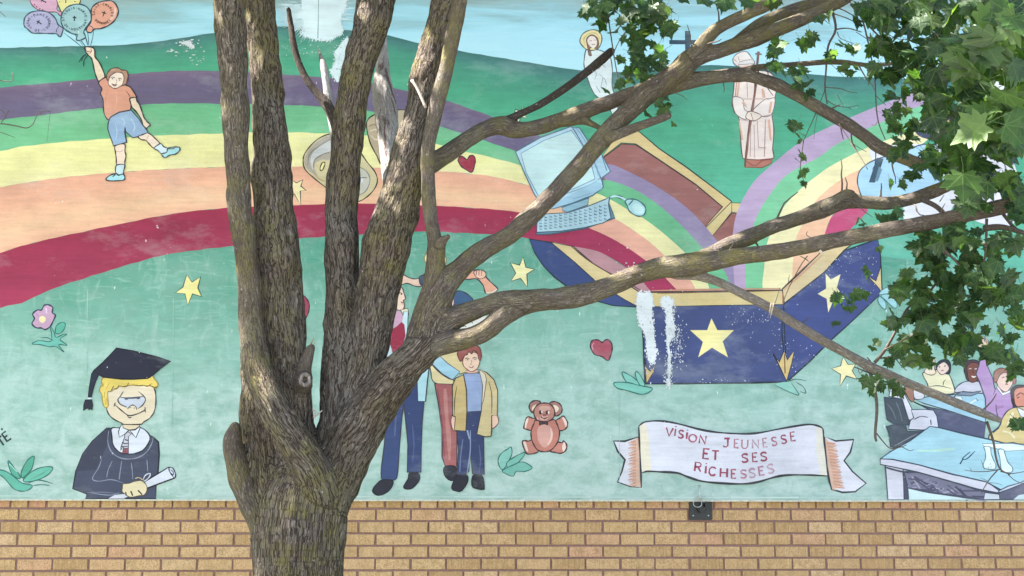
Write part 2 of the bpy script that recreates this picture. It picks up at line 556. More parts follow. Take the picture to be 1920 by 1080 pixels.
class Motif:
    def __init__(self, name, label=None, base=0.0010, tr=ID, ink=INK):
        self.name, self.label, self.lift, self.tr, self.ink = name, label, base, tr, ink
        self.V, self.F, self.C = [], [], []
        self.fills = []
        self.T = ([], [], [])
    def P(self, px, py, lift):
        return at(px, py, MURAL_Y - lift)
    def up(self):
        self.lift += STEP
        return self.lift
    def fill(self, name, c, pts, smooth=True, ink=None, w=1.6, raw=False):
        pts = pts if raw else self.tr(pts)
        if smooth: pts = crom(pts, True)
        # keep inside the board
        l = self.up()
        co = [self.P(x, y, l) for x, y in pts]
        tri = tessellate_polygon([[Vector((p.x, p.z, 0)) for p in co]])
        F = []
        for a, b, d in tri:
            n = (co[b] - co[a]).cross(co[d] - co[a])
            F.append((a, b, d) if n.y < 0 else (a, d, b))
        cc = pcol(c) if isinstance(c, str) else c
        buf = (list(co), F, [cc] * len(co))
        self.fills.append((name, *buf))
        if ink is not False and w > 0 and ink is not None:
            keep = (self.V, self.F, self.C)
            self.V, self.F, self.C = buf                       # the outline belongs to the shape it edges
            self.line(pts, w, self.ink if ink is True else ink, closed=True, smooth=False, raw=True)
            self.V, self.F, self.C = keep
        return self
    def line(self, pts, w=1.6, c=None, closed=False, smooth=True, raw=False, taper=True):
        w = w * 1.28 if w < 2.0 and self.name != 'painted_balloons' else w * 1.08
        pts = pts if raw else self.tr(pts)
        if smooth: pts = crom(pts, closed, 4)
        l = self.up()
        n = len(pts)
        cc = pcol(c or self.ink)
        b = len(self.V)
        ph = rp.uniform(0, 9)
        for i in range(n):
            a_ = pts[i - 1] if (i or closed) else pts[i]
            d_ = pts[(i + 1) % n] if (i < n - 1 or closed) else pts[i]
            tx, ty = d_[0] - a_[0], d_[1] - a_[1]
            q = math.hypot(tx, ty) or 1
            nx, ny = -ty / q, tx / q
            ww = w / 2 * (1 + .22 * math.sin(i * .9 + ph) + rp.uniform(-.1, .1))
            if taper and not closed and n > 3:
                ww *= .55 + .45 * min(1, min(i, n - 1 - i) / (n * .18 + .01))
            self.V += [self.P(pts[i][0] + nx * ww, pts[i][1] + ny * ww, l), self.P(pts[i][0] - nx * ww, pts[i][1] - ny * ww, l)]
            self.C += [cc, cc]
        for i in range(n if closed else n - 1):
            k = (i + 1) % n
            q = (b + 2 * i, b + 2 * i + 1, b + 2 * k + 1, b + 2 * k)
            nn = (self.V[q[1]] - self.V[q[0]]).cross(self.V[q[2]] - self.V[q[0]])
            self.F.append(q if nn.y < 0 else q[::-1])
        return self
    def dot(self, x, y, r, c=None, ry=None, name=None, raw=False):
        (x, y), = self.tr([(x, y)])
        pts = [(x + r * math.cos(a * math.pi / 5), y + (ry or r) * math.sin(a * math.pi / 5)) for a in range(10)]
        l = self.up(); b = len(self.V)
        cc = pcol(c or self.ink)
        for p in pts: self.V.append(self.P(p[0], p[1], l)); self.C.append(cc)
        q = tuple(range(b, b + 10))
        nn = (self.V[q[1]] - self.V[q[0]]).cross(self.V[q[2]] - self.V[q[0]])
        self.F.append(q if nn.y < 0 else q[::-1])
        return self
    def text(self, ch, x, y, w, h, rot=0.0, c=None, lw=1.6):
        """one brushed letter, box w x h px centred on x, y, turned by rot radians"""
        ca, sa = math.cos(rot), math.sin(rot)
        keep = (self.V, self.F, self.C)
        self.V, self.F, self.C = self.T
        for st in GLYPH.get(ch, []):
            pts = []
            for gx, gy in st:
                dx, dy = (gx - .35) / .7 * w, (.5 - gy) * h
                pts.append((x + dx * ca - dy * sa, y + dx * sa + dy * ca))
            self.line(pts, lw, c, smooth=False, raw=True, taper=False)
        self.V, self.F, self.C = keep
        return self
    def ring(self, s, cx, cy, rx, ry, a0, a1, w, h, inward=False, tilt=0.0, lw=.9, c=None):
        n = len(s)
        for i, ch in enumerate(s):
            a = a0 + (a1 - a0) * (i / max(1, n - 1))
            x0, y0 = rx * math.cos(a), ry * math.sin(a)
            x = cx + x0 * math.cos(tilt) - y0 * math.sin(tilt)
            y = cy + x0 * math.sin(tilt) + y0 * math.cos(tilt)
            self.text(ch, x, y, w, h, a + tilt + (-math.pi / 2 if inward else math.pi / 2), c, lw)
        return self
    def build(self):
        """the motif carries its painted shapes as children; loose brush lines and letters are one child each"""
        if not self.fills:
            V, F, C = (self.V, self.F, self.C) if self.V else self.T
            o = finish_paint(self.name, V, F, C, mural)
            o['kind'] = 'stuff'
        else:
            o = empty(self.name)
            o.parent = mural
            o.matrix_parent_inverse = mural.matrix_basis.inverted()
            for name, co, F, C in self.fills:
                finish_paint(name, co, F, C, o)
            if self.V: finish_paint('brush_line', self.V, self.F, self.C, o)['kind'] = 'stuff'
            if self.T[0]: finish_paint('lettering', *self.T, o)['kind'] = 'stuff'
        if self.label: o['label'] = self.label
        return o

def arc(cx, cy, rx, ry, a0, a1, n=7):
    return [(cx + rx * math.cos(a0 + (a1 - a0) * i / (n - 1)), cy + ry * math.sin(a0 + (a1 - a0) * i / (n - 1))) for i in range(n)]
Sg = [(.65, .84), (.5, .97), (.25, .97), (.08, .82), (.12, .62), (.35, .52), (.58, .40), (.64, .2), (.48, .04), (.22, .02), (.04, .15)]
GLYPH = {
    'V': [[(.02, 1), (.35, 0), (.68, 1)]], 'I': [[(.35, 1), (.35, 0)]], 'i': [[(.35, .72), (.35, 0)], [(.35, 1.0), (.35, .9)]],
    'S': [Sg], 'O': [arc(.35, .5, .33, .48, 0, 6.2832, 13)], 'N': [[(.05, 0), (.05, 1), (.64, 0), (.64, 1)]],
    'J': [[(.12, 1), (.62, 1)], [(.45, 1), (.45, .2), (.3, .02), (.12, .04), (.03, .18)]],
    'E': [[(.62, 1), (.08, 1), (.08, 0), (.64, 0)], [(.08, .52), (.5, .52)]],
    'U': [[(.05, 1), (.05, .25), (.2, .02), (.48, .02), (.64, .25), (.64, 1)]], 'T': [[(0, 1), (.7, 1)], [(.35, 1), (.35, 0)]],
    'R': [[(.07, 0), (.07, 1), (.45, 1), (.62, .84), (.6, .62), (.42, .5), (.07, .5)], [(.35, .5), (.66, 0)]],
    'C': [[(.64, .82), (.5, .97), (.25, .97), (.07, .75), (.05, .3), (.22, .03), (.48, .03), (.65, .18)]],
    'H': [[(.06, 1), (.06, 0)], [(.64, 1), (.64, 0)], [(.06, .5), (.64, .5)]],
    'D': [[(.07, 0), (.07, 1), (.38, 1), (.64, .75), (.64, .27), (.38, 0), (.07, 0)]],
    'A': [[(.02, 0), (.35, 1), (.68, 0)], [(.15, .35), (.55, .35)]], 'M': [[(.02, 0), (.06, 1), (.35, .35), (.64, 1), (.68, 0)]],
    'L': [[(.1, 1), (.1, 0), (.62, 0)]], 'B': [[(.07, 0), (.07, 1), (.42, 1), (.58, .8), (.42, .53), (.07, .53)], [(.42, .53), (.64, .3), (.45, 0), (.07, 0)]],
    'F': [[(.08, 0), (.08, 1), (.62, 1)], [(.08, .52), (.5, .52)]], '-': [[(.12, .5), (.58, .5)]],
    "'": [[(.3, 1.1), (.5, 1.3)]],
}

# ---- the boards
zb = mural_z0
v, f = box(MX0, MX1, MURAL_Y, D_WALL - .002, zb, WALL_TOP - .15)
mesh_obj('mural_board', v, f, M_FIELD, mural)
v, f = box(MX0, MX1, MURAL_Y - .003, MURAL_Y + .012, zb - .006, zb + .003)
mesh_obj('edge_trim', v, f, M_BOARD, mural)

def interp(pts, x):
    for (x0, y0), (x1, y1) in zip(pts, pts[1:]):
        if x <= x1: break
    return y0 + (y1 - y0) * (x - x0) / (x1 - x0)
def band(name, top, bot, rows, x0, x1, lift, mat=None, n=90, label=None):
    """a painted stripe between two edge curves; rows = colours at heights t (0 top .. 1 bottom)"""
    top, bot = crom(parse(top), False, 6), crom(parse(bot), False, 6)
    V, C, F = [], [], []
    m = len(rows)
    for i in range(n + 1):
        x = x0 + (x1 - x0) * i / n
        yt, yb = interp(top, x), interp(bot, x)
        yt += .5 * math.sin(x * .13) + .35 * math.sin(x * .41); yb += .5 * math.sin(x * .17 + 1) + .3 * math.sin(x * .37)
        for t, c in rows:
            V.append(at(x, yt + (yb - yt) * t, MURAL_Y - lift)); C.append(pcol(c))
    for i in range(n):
        for j in range(m - 1):
            a = i * m + j
            F.append((a, a + 1, a + m + 1, a + m))
    o = finish_paint(name, V, F, C, mural, mat)
    if label: o['label'] = label
    return o

HILL = "-60 91 0 90 80 88 160 86 220 85 310 76 400 62 520 50 600 52 720 65 780 80 870 97 960 112 1080 131 1160 135 1260 128 1340 122 1440 130 1560 143 1640 145 1740 150 1860 158 2000 165"
P_TOP = "-60 170 0 164 100 155 180 148 260 137 330 133 410 133 520 139 610 145 690 155 760 170 836 188 930 222 1000 250 1080 285 1140 308"
P_BOT = "-60 236 0 225 80 216 170 205 260 197 330 194 420 195 520 197 610 200 690 208 760 220 825 237 902 262 960 281 1040 308 1140 338"
Y_TOP = "-60 294 0 283 70 271 200 260 300 254 420 250 520 248 620 250 700 254 780 262 877 285 960 305 1040 332 1122 364"
S_TOP = "-60 360 0 351 100 335 200 325 300 318 420 313 520 312 620 313 720 315 820 321 895 327 960 339 1040 364 1110 392 1152 410"
C_TOP = "-60 492 0 474 60 456 130 440 250 415 330 400 425 390 520 386 610 383 700 382 820 386 960 396 1040 412 1110 430"
C_BOT = "-60 604 0 577 40 568 100 541 180 515 262 490 325 475 437 461 560 447 610 444 672 440 780 434 850 436 930 440 975 445 1035 454 1077 462 1120 470"
band('sky_band', "-120 -260 2050 -260", HILL, [(0, '#ffffff'), (.5, '#ffffff'), (1, '#ffffff')], -110, 2040, .0003, M_SKYP, label='pale blue painted sky streaked with grey')
band('hill_band', HILL, "-60 250 600 260 1140 420 1300 440 2000 520", [(0, '#41706f'), (.04, '#4a7f7d'), (.12, '#4c9380'), (.35, '#50a585'), (.7, '#5cb094'), (1, '#68b6a2')], -50, 1990, .0004, label='dark green painted hill under the sky')
band('purple_stripe', P_TOP, P_BOT, [(0, '#7b6683'), (.15, '#71607f'), (.6, '#6b5f80'), (1, '#706384')], -50, 1140, 0.00050, label='dusty purple rainbow stripe')
band('green_stripe', P_BOT, Y_TOP, [(0, '#6fb58a'), (.5, '#74b88e'), (1, '#76bb90')], -50, 1122, 0.00054, label='mid green rainbow stripe')
band('yellow_stripe', Y_TOP, S_TOP, [(0, '#eae3a6'), (.6, '#e8dfa4'), (1, '#ebe0ac')], -50, 1122, 0.00058, label='pale yellow rainbow stripe')
band('salmon_stripe', S_TOP, C_TOP, [(0, '#e3a791'), (.3, '#e9ae95'), (.7, '#edbf9f'), (1, '#ecb59b')], -50, 1110, 0.00062, label='salmon rainbow stripe')
band('crimson_stripe', C_TOP, C_BOT, [(0, '#9f2d4e'), (.5, '#9c2f50'), (1, '#a33455')], -50, 1110, 0.00066, label='crimson rainbow stripe')

# ---- treasure chest with the rainbow pouring in and out
m = Motif('painted_chest', 'navy painted chest with cream stars, its brown lid open', .0008)
m.fill('lid_rim', '#d9bf8d', "1150 262 1190 243 1200 248 1235 278 1285 312 1345 357 1371 377 1371 392 1330 440 1320 427 1355 388 1305 346 1235 299 1192 270 1165 268 1128 296", False, True, 1.6)
m.fill('lid_inside', '#9c6664', "1128 298 1166 270 1192 272 1235 300 1305 347 1354 388 1318 430 1345 460 1300 470 1100 345", False, '#4a3432', 1.3)
m.fill('corner_post', '#d7c08d', "1372 378 1320 430 1335 444 1372 398", False, True, 1.4)
m.fill('corner_post', '#d2ba88', "1372 380 1395 381 1392 401 1372 398", False, True, 1.2)
m.fill('back_inside', '#9a6360', "1372 400 1384 400 1376 450 1350 462 1334 444", False, '#4a3432', 1.2)
m.fill('back_inside', '#b98a94', "1060 460 1120 468 1200 520 1240 552 1190 560 1120 520", False)
# rainbow falling into the chest
T1 = "1140 308 1185 325 1235 352 1285 387 1320 422 1347 455 1376 490 1401 548"
m.fill('lavender_fall', '#9686ab', parse(T1) + parse("1368 548 1358 508 1320 468 1272 417 1222 375 1177 350 1135 337"), True)
m.fill('green_fall', '#6fb58c', parse("1130 338 1177 350 1222 375 1272 417 1320 468 1358 508 1368 548 1330 548 1318 512 1292 482 1272 462 1235 430 1200 405 1172 390 1150 377 1112 364"), True)
m.fill('yellow_fall', '#ebe1ae', parse("1112 362 1150 377 1172 390 1200 405 1235 430 1272 462 1292 482 1318 512 1330 548 1302 548 1295 526 1257 490 1222 457 1185 430 1152 410 1100 388"), True)
m.fill('salmon_fall', '#e6ab99', parse("1098 388 1152 410 1185 430 1222 457 1257 490 1295 526 1302 548 1268 548 1258 532 1225 500 1185 470 1147 447 1110 430 1080 422"), True)
m.fill('crimson_fall', '#a5345a', parse("1080 422 1110 430 1147 447 1185 470 1225 500 1258 532 1268 548 1225 548 1200 521 1180 506 1155 489 1120 471 1077 462 1060 455"), True)
m.fill('lavender_rise', '#b89fc1', "1740 160 1692 180 1602 217 1507 262 1440 315 1410 345 1385 390 1375 430 1374 470 1380 548 1402 548 1398 500 1402 460 1410 430 1422 400 1440 370 1475 328 1535 295 1570 270 1647 232 1745 195", True)
m.fill('green_rise', '#7ec39a', "1745 195 1647 232 1570 270 1535 295 1475 328 1440 370 1422 400 1410 430 1402 460 1398 500 1402 548 1434 548 1433 500 1440 450 1462 405 1472 385 1500 355 1535 327 1565 307 1630 275 1700 250 1765 235", True)
m.fill('cream_rise', '#efe2b6', "1765 235 1700 250 1630 275 1565 307 1535 327 1500 355 1472 385 1462 405 1440 450 1433 500 1434 548 1488 548 1486 505 1492 450 1505 420 1527 380 1552 355 1580 335 1615 317 1700 290", True)
m.fill('peach_rise', '#efbd9f', "1700 290 1615 317 1580 335 1552 355 1527 380 1505 420 1492 450 1486 505 1488 548 1512 548 1528 500 1546 440 1557 410 1574 390 1615 362", True)
m.fill('crimson_rise', '#c24f79', "1546 440 1557 410 1574 390 1620 380 1628 395 1585 440 1560 470 1535 490", False)
# left side of the chest
m.fill('side_panel', '#3b4a7e', "992 448 1035 455 1078 492 1120 530 1172 562 1195 576 1150 573 1110 562 1067 540 1040 520 1020 500 1003 475", False, True, 2.0)
m.fill('side_rim', '#d8c193', "1034 455 1075 462 1112 494 1165 526 1206 552 1200 577 1172 562 1120 530 1078 492", False, True, 1.4)
m.line("1070 461 1110 493 1165 524 1210 549", 2.2, '#5b4540')
# front
m.fill('front_panel', '#434d7f', "1193 574 1468 570 1472 640 1475 716 1340 719 1209 720 1206 640 1203 600", False, True, 2.0)
m.fill('front_rim', '#d6bf8a', "1219 548 1466 544 1469 571 1330 573 1195 576 1207 556", False, True, 1.8)
m.line("1222 545 1340 543 1464 541", 3.0, '#c98f77'); m.line("1232 550 1340 548 1464 545", 1.2, '#7d4b3b')
m.fill('right_panel', '#434d86', "1469 571 1545 511 1584 470 1646 448 1651 480 1654 548 1646 556 1600 600 1560 636 1520 676 1480 712 1475 714 1472 640", False, True, 2.2)
m.fill('right_rim', '#d9bf95', "1468 571 1467 542 1500 512 1540 472 1585 458 1600 456 1582 470 1545 511", False, True, 1.8)
m.line("1469 545 1505 512 1542 478", 2.6, '#cc957c'); m.line("1466 542 1500 509 1538 474", 1.2, '#5d3f35')
m.line("1467 545 1470 571 1466 620 1470 660", 2.2); m.line("1468 548 1468 570", 1.6, '#a8604b')
m.fill('big_star', '#efe0a0', "1334 597 1345 619 1376 619 1355 640 1365 670 1335 652 1309 670 1318 641 1294 619 1326 619", False)
m.fill('right_star', '#f0e4b8', "1548 513 1558 524 1576 514 1569 539 1584 560 1563 562 1553 586 1550 560 1533 551 1549 541", False)
m.fill('corner_guard', '#d8b57e', "1209 672 1213 690 1219 697 1228 686 1224 700 1212 719", False, True, 1.2)
m.fill('corner_guard', '#d9ba80', "1449 662 1461 679 1470 658 1476 675 1489 658 1485 680 1475 714 1460 684", False, True, 1.9)
m.line("1471 664 1472 700", 1.5, '#7c5a34')
m.fill('corner_guard', '#dcc394', "1624 515 1642 527 1652 498 1654 548 1644 536", False, True, 1.6)
m.line("1209 720 1300 719 1400 718 1475 716", 2.6); m.line("1206 575 1206 640 1209 718", 1.8)
m.build()

def flakes(name, cen, n, spread, size, seed, lift, label=None, colour='#e3e6ee', shape=None, stretch=(1, 1)):
    """chips and blotches of bare white ground where the paint has come away"""
    rnd = random.Random(seed)
    V, F, C = [], [], []
    l = lift
    for poly in shape or []:
        pts = crom(parse(poly), True, 6)
        pts = [(x + rnd.gauss(0, .9), y + rnd.gauss(0, .45)) for x, y in pts]
        co = [at(x, y, MURAL_Y - l) for x, y in pts]
        b = len(V)
        V += co; C += [pcol(colour)] * len(co)
        for a_, b_, d_ in tessellate_polygon([[Vector((p.x, p.z, 0)) for p in co]]):
            nn = (co[b_] - co[a_]).cross(co[d_] - co[a_])
            F.append((b + a_, b + b_, b + d_) if nn.y < 0 else (b + a_, b + d_, b + b_))
        l += STEP
        for x, y in pts:                                   # crumbling edge
            for _ in range(2):
                s_ = rnd.uniform(.5, 2.0); k = rnd.randrange(4, 7); a0 = rnd.uniform(0, 6.28)
                ex, ey = x + rnd.gauss(0, 1.2), y + rnd.gauss(0, 1.5)
                tint = rnd.choice((1, 1, .9, .75))
                cp = [(ex + s_ * rnd.uniform(.5, 1.3) * math.cos(a0 - 6.2832 * q / k), ey + s_ * 1.3 * rnd.uniform(.5, 1.3) * math.sin(a0 - 6.2832 * q / k)) for q in range(k)]
                b = len(V); l += 2e-6
                V += [at(px_, py_, MURAL_Y - l) for px_, py_ in cp]; C += [[v * tint for v in pcol(colour)]] * k
                q = tuple(range(b, b + k))
                nn = (V[b + 1] - V[b]).cross(V[b + 2] - V[b])
                F.append(q if nn.y < 0 else q[::-1])
    for i in range(n):
        cx, cy, sx, sy = cen[rnd.randrange(len(cen))]
        x, y = rnd.gauss(cx, sx), rnd.gauss(cy, sy)
        s = size * rnd.uniform(.25, 1) ** 1.7
        k = rnd.randrange(5, 8); tint = rnd.choice((1, .95, .85, .7, .55))
        a0 = rnd.uniform(0, 6.28)
        pts = [(x + s * stretch[0] * rnd.uniform(.5, 1.2) * math.cos(a0 - 6.2832 * q / k), y + s * stretch[1] * rnd.uniform(.5, 1.2) * math.sin(a0 - 6.2832 * q / k)) for q in range(k)]
        b = len(V); l += 2.5e-6
        V += [at(px, py, MURAL_Y - l) for px, py in pts]; C += [[v * tint for v in pcol(colour)]] * k
        q = tuple(range(b, b + k))
        nn = (V[b + 1] - V[b]).cross(V[b + 2] - V[b])
        F.append(q if nn.y < 0 else q[::-1])
    o = finish_paint(name, V, F, C, mural)
    o['kind'] = 'stuff'
    if label: o['label'] = label
    return o

flakes('peeled_paint', [(1205, 585, 5, 20), (1222, 640, 5, 30), (1218, 690, 6, 16)], 70, 0, 2.2, 4, 0.0034, 'white strip where the navy paint has peeled off the chest corner',
       shape=["1196 552 1207 549 1222 551 1224 570 1222 590 1226 612 1227 640 1231 664 1226 682 1217 676 1212 656 1209 628 1200 612 1196 596 1193 576"], stretch=(.8, 1.4))
flakes('peeled_paint', [(1258, 600, 6, 26), (1264, 650, 10, 32), (1254, 700, 5, 16), (1272, 640, 5, 18)], 520, 0, 1.8, 5, 0.0034, 'speckled white streak down the navy chest front',
       shape=["1241 560 1255 557 1262 566 1260 578 1262 596 1266 616 1262 630 1256 640 1258 676 1256 719 1250 720 1253 680 1250 640 1249 600 1248 580 1240 574"], stretch=(.8, 1.3))
flakes('peeled_paint', [(1600, 490, 30, 20), (1560, 520, 22, 20), (1630, 520, 12, 30), (1510, 690, 22, 18), (1345, 714, 26, 3), (1460, 640, 14, 26), (1400, 588, 30, 7), (1420, 602, 24, 4)], 330, 0, 1.15, 6, 0.0034, 'tiny white scuffs over the navy chest', stretch=(1, 1.3))
flakes('peeled_paint', [(1186, 507, 8, 5), (1175, 498, 10, 6), (1168, 462, 30, 6)], 34, 0, 2.0, 8, 0.0034, 'white scuffs on the crimson stripe beside the chest')
flakes('peeled_paint', [(352, 82, 10, 4), (352, 98, 14, 5), (322, 95, 5, 4), (370, 112, 8, 5)], 60, 0, 2.2, 9, .003, 'white chipped spot on the green hill', shape=["340 79 356 77 363 86 360 89 350 85"], stretch=(1.5, .7))
def splash():
    rnd = random.Random(5)
    V, F, C = [], [], []
    cols = [pcol('#cfe1ea'), pcol('#bdd6e2'), pcol('#d8e6ee')]
    cx, cy = 600, 10
    for i in range(420):
        a = rnd.choice((rnd.uniform(.9, 3.3), rnd.uniform(1.9, 3.2), rnd.uniform(-.1, 3.1)))
        r0 = rnd.uniform(34, 60)
        L = rnd.uniform(3, 26) * (1 if 1.7 < a < 3.2 else .35)
        w = rnd.uniform(.3, 1.0)
        ux, uy = math.cos(a), math.sin(a)
        ex = 1.25 if uy < .6 else 1.0
        p0 = (cx + ux * r0 * .92, cy + uy * r0 * 1.02); p1 = (cx + ux * (r0 + L) * .98 * ex, cy + uy * (r0 + L) * 1.0)
        if p1[1] > 84 + 8 * ux: continue
        b = len(V); l = .0020 + i * 2.5e-6
        nx, ny = -uy * w, ux * w
        for x, y in ((p0[0] + nx, p0[1] + ny), (p1[0], p1[1]), (p0[0] - nx, p0[1] - ny)):
            V.append(at(x, y, MURAL_Y - l)); C.append(rnd.choice(cols))
        nn = (V[b + 1] - V[b]).cross(V[b + 2] - V[b])
        F.append((b, b + 1, b + 2) if nn.y < 0 else (b, b + 2, b + 1))
    o = finish_paint('peeled_paint', V, F, C, mural)
    o['kind'] = 'stuff'
    return o
splash()
flakes('peeled_paint', [(640, 100, 9, 16), (632, 130, 8, 14), (648, 80, 6, 12), (560, 90, 16, 8), (545, 20, 14, 20)], 260, 0, 1.5, 12, .0031, 'white splash of bare board at the top of the sky', '#d9e7f0',
       shape=["562 -60 660 -60 650 0 646 20 638 34 642 52 640 62 626 72 612 76 596 75 580 70 566 62 570 40 556 30 566 10", "628 96 652 70 650 100 640 130 634 152 626 146 620 132 628 118"], stretch=(1.2, .8))
j = Motif('board_joint', 'dark hairline joint between mural boards', .0036)
j.line("598 -40 597 20 596 72", 1.0, '#6f8f9a', taper=False)
j.build()
for nm, pts, c in (('board_joint', "1160 690 1161 760 1162 930", '#9fc4bd'), ('board_joint', "325 560 324 700 322 800", '#9cc9bf'), ('board_joint', "164 545 163 640 162 700", '#a5d0c6')):
    q = Motif(nm, None, .0022); q.line(pts, .8, c, taper=False); q.build()
# ------------------------------------------------------------------ painted figures
SKIN = '#ecc9b8'
# balloons
z = Z(30, 0, 9.143)
m = Motif('painted_balloons', 'bunch of painted balloons with black crosses', tr=z, ink='#3d5868')
m.line("760 260 1160 800", 1.0); m.line("820 565 1000 700 1180 850", 1.2); m.line("1120 700 1200 810", 1.2)
m.line("1220 540 1240 640 1245 780", 1.1); m.line("1330 540 1310 660 1275 790", 1.1); m.line("1160 560 1200 660 1230 780", 1.6)
m.fill('pink_balloon', '#d9a9c6', "240 -120 300 -200 600 -200 760 -60 700 150 790 210 760 270 690 210 560 205 420 185 320 130 250 40", True, '#7b4a66', 1.7)
m.fill('yellow_balloon', '#ecdf9f', "700 -20 760 -160 1000 -200 1100 -60 1090 60 1000 120 850 200 800 230 740 130", True, '#5b5a48', 1.9)
m.line("420 -10 520 45", 1.6, '#2a2a36'); m.line("480 -30 430 30", 1.2, '#2a2a36'); m.line("855 -40 853 55", 1.6, '#2a2a36')
for a, b in ((300, 70), (340, 110), (390, 140), (440, 165)): m.line([(a, b), (a + 25, b + 6), (a + 12, b + 26)], 1.2, '#7a3350')
for a, b in ((735, 20), (1000, 20)): m.line([(a, b), (a + 22, b + 14)], 1.2, '#3a3a3a')
m.fill('lavender_balloon', '#b3aed4', "135 390 160 290 260 210 420 185 560 215 670 310 720 420 790 470 810 490 770 620 740 625 690 580 560 575 400 570 280 565 190 490 145 450", True, True, 2.2)
m.line("690 560 700 500 740 455", 1.3)
m.fill('blue_balloon', '#a4c7d1', "770 330 800 210 900 110 1060 70 1200 110 1280 220 1290 340 1230 430 1170 520 1165 570 1190 640 1100 690 1035 680 1045 600 960 575 850 510 790 430", True, True, 2.2)
m.line("1060 585 1045 610", 1.2)
m.fill('orange_balloon', '#e4a391', "1290 230 1300 140 1380 60 1520 15 1660 25 1740 130 1750 230 1690 350 1580 440 1450 490 1340 500 1290 555 1230 550 1205 500 1250 430 1290 350", True, '#2b3a46', 2.2)
m.line("1250 440 1300 460 1330 510", 1.3)
m.fill('highlight', '#ecc5bb', "1690 120 1720 200 1670 310 1560 400 1640 280 1680 200", True)
for cx, cy, s, a in ((395, 385, 50, -.95), (1002, 315, 46, .1), (1505, 235, 52, .35)):
    ca, sa = math.cos(a), math.sin(a)
    m.line([(cx + .9 * s * sa, cy - .9 * s * ca), (cx - 1.0 * s * sa, cy + 1.0 * s * ca)], 1.7, '#23303c', smooth=False)
    m.line([(cx - .7 * s * ca + .3 * s * sa, cy - .7 * s * sa - .3 * s * ca), (cx + .7 * s * ca + .3 * s * sa, cy + .7 * s * sa - .3 * s * ca)], 1.7, '#23303c', smooth=False)
px = lambda x, y: z([(x, y)])[0]
c1 = px(390, 385); m.ring('NOTRE-DAME', *c1, 20, 15, 2.45, 5.2, 3.0, 4.0, lw=.85, c='#32405a'); m.ring('DE-LOURDES', *c1, 20, 15, 1.85, -.75, 3.0, 4.0, True, lw=.85, c='#32405a')
c1 = px(1005, 320); m.ring('ST-LOUIS-MARIE', *c1, 21.5, 20, 3.0, 6.05, 3.0, 4.0, lw=.85, c='#2c4450'); m.ring('DE-MONTFORT', *c1, 21.5, 20, 2.5, .15, 3.0, 4.0, True, lw=.85, c='#2c4450')
c1 = px(1490, 235); m.ring('SAINT-CHARLES', *c1, 17.5, 18, 3.05, 6.5, 2.8, 4.0, lw=.85, c='#4d2a28'); m.ring('BORROMEE', *c1, 17.5, 18, 2.4, .75, 2.8, 4.0, True, lw=.85, c='#4d2a28')
m.build()

# boy with balloons
z = Z(150, 80, 9.0)
m = Motif('painted_boy', 'painted boy in coral shirt and blue shorts holding up balloons', base=.0034, tr=z, ink='#2f2f3c')
m.line("100 190 30 250 -20 330", 1.3, '#1f4a48'); m.line("130 210 70 300 60 400", 1.6, '#1f4a48'); m.line("100 200 45 260 20 320", 1.0, '#1f4a48')
m.fill('raised_arm', '#ecd3bf', "85 75 150 70 180 75 225 90 250 150 250 230 300 300 350 380 420 560 400 600 320 650 280 590 245 480 215 330 190 260 130 200 95 150", True, True, 1.9)
m.line("90 80 120 150 180 140", 1.2, '#8a5560'); m.line("140 190 190 150 180 80", 1.2, '#8a5560')
m.fill('far_arm', '#ecd3bf', "850 920 930 910 960 980 1010 1060 1045 1160 1085 1270 1130 1330 1190 1390 1160 1410 1130 1440 1125 1455 1070 1400 1030 1290 960 1180 880 1090 850 1010", True, True, 1.9)
m.fill('shirt', '#d99a86', "315 690 340 640 420 590 470 610 480 680 520 740 600 770 690 730 740 715 830 740 900 820 950 905 960 915 850 935 840 960 860 1060 845 1145 760 1160 620 1210 500 1290 450 1280 400 1160 390 960 345 860 370 780", True, True, 1.7)
m.line("770 810 820 870 850 930", 1.2, '#8d4a44'); m.line("480 760 440 900 430 1050", 1.0, '#c98a78'); m.line("600 800 620 950 600 1100", 1.0, '#e5ae9a')
m.fill('hair', '#b58a78', "450 600 460 520 530 440 640 425 700 460 780 470 810 540 800 620 770 700 710 710 740 600 720 520 640 500 560 520 500 580 480 640", True, '#57413f', 1.5)
m.line("700 480 740 560 745 640", 1.2, '#8c6a60'); m.line("520 470 600 450", 1.0, '#d3ab99')
m.fill('face', '#f1dcd2', "480 640 520 560 590 510 660 500 720 530 740 600 725 680 690 730 620 765 560 765 510 730 480 700", True, '#7d5c58', 1.1)
m.line("520 590 560 580 590 600", 1.1, '#5a4746'); m.line("640 610 680 600 710 620", 1.1, '#5a4746')
m.dot(548, 608, 1.7, '#4a5560', 1.1); m.dot(668, 630, 1.7, '#4a5560', 1.1)
m.line("610 610 620 670 590 690", .9, '#a98a86'); m.line("530 690 580 710 630 700", 1.2, '#6a4747'); m.line("540 700 580 730 620 708", 1.5, '#7a4f50')
zz = m.tr; m.tr = Z(150, 200, 7.2)
m.fill('shorts', '#94aed4', "405 150 430 130 530 75 690 45 720 80 790 160 840 240 910 330 915 355 830 385 780 405 710 420 620 340 610 280 605 350 630 480 540 510 450 530 440 490 400 380 375 300 380 220", False, True, 2.0)
m.line("610 280 600 350", 1.4); m.line("480 220 500 350 480 450", 1.2, '#b4c9e4'); m.line("690 160 740 260 720 340", 1.6, '#b7cfe6'); m.line("560 150 600 200 590 260", 1.4, '#aecce4')
m.fill('standing_leg', '#eed3c6', "475 530 600 505 605 600 620 660 605 740 595 790 500 790 490 700 480 620", True, '#3d3030', 1.6)
m.line("490 600 540 610 590 580", 1.0, '#c9a095')
m.fill('kicking_leg', '#eed6ca', "785 405 840 380 910 355 960 380 1010 425 1080 500 1060 530 1000 560 940 510 890 455 830 445", True, '#3d3030', 1.6)
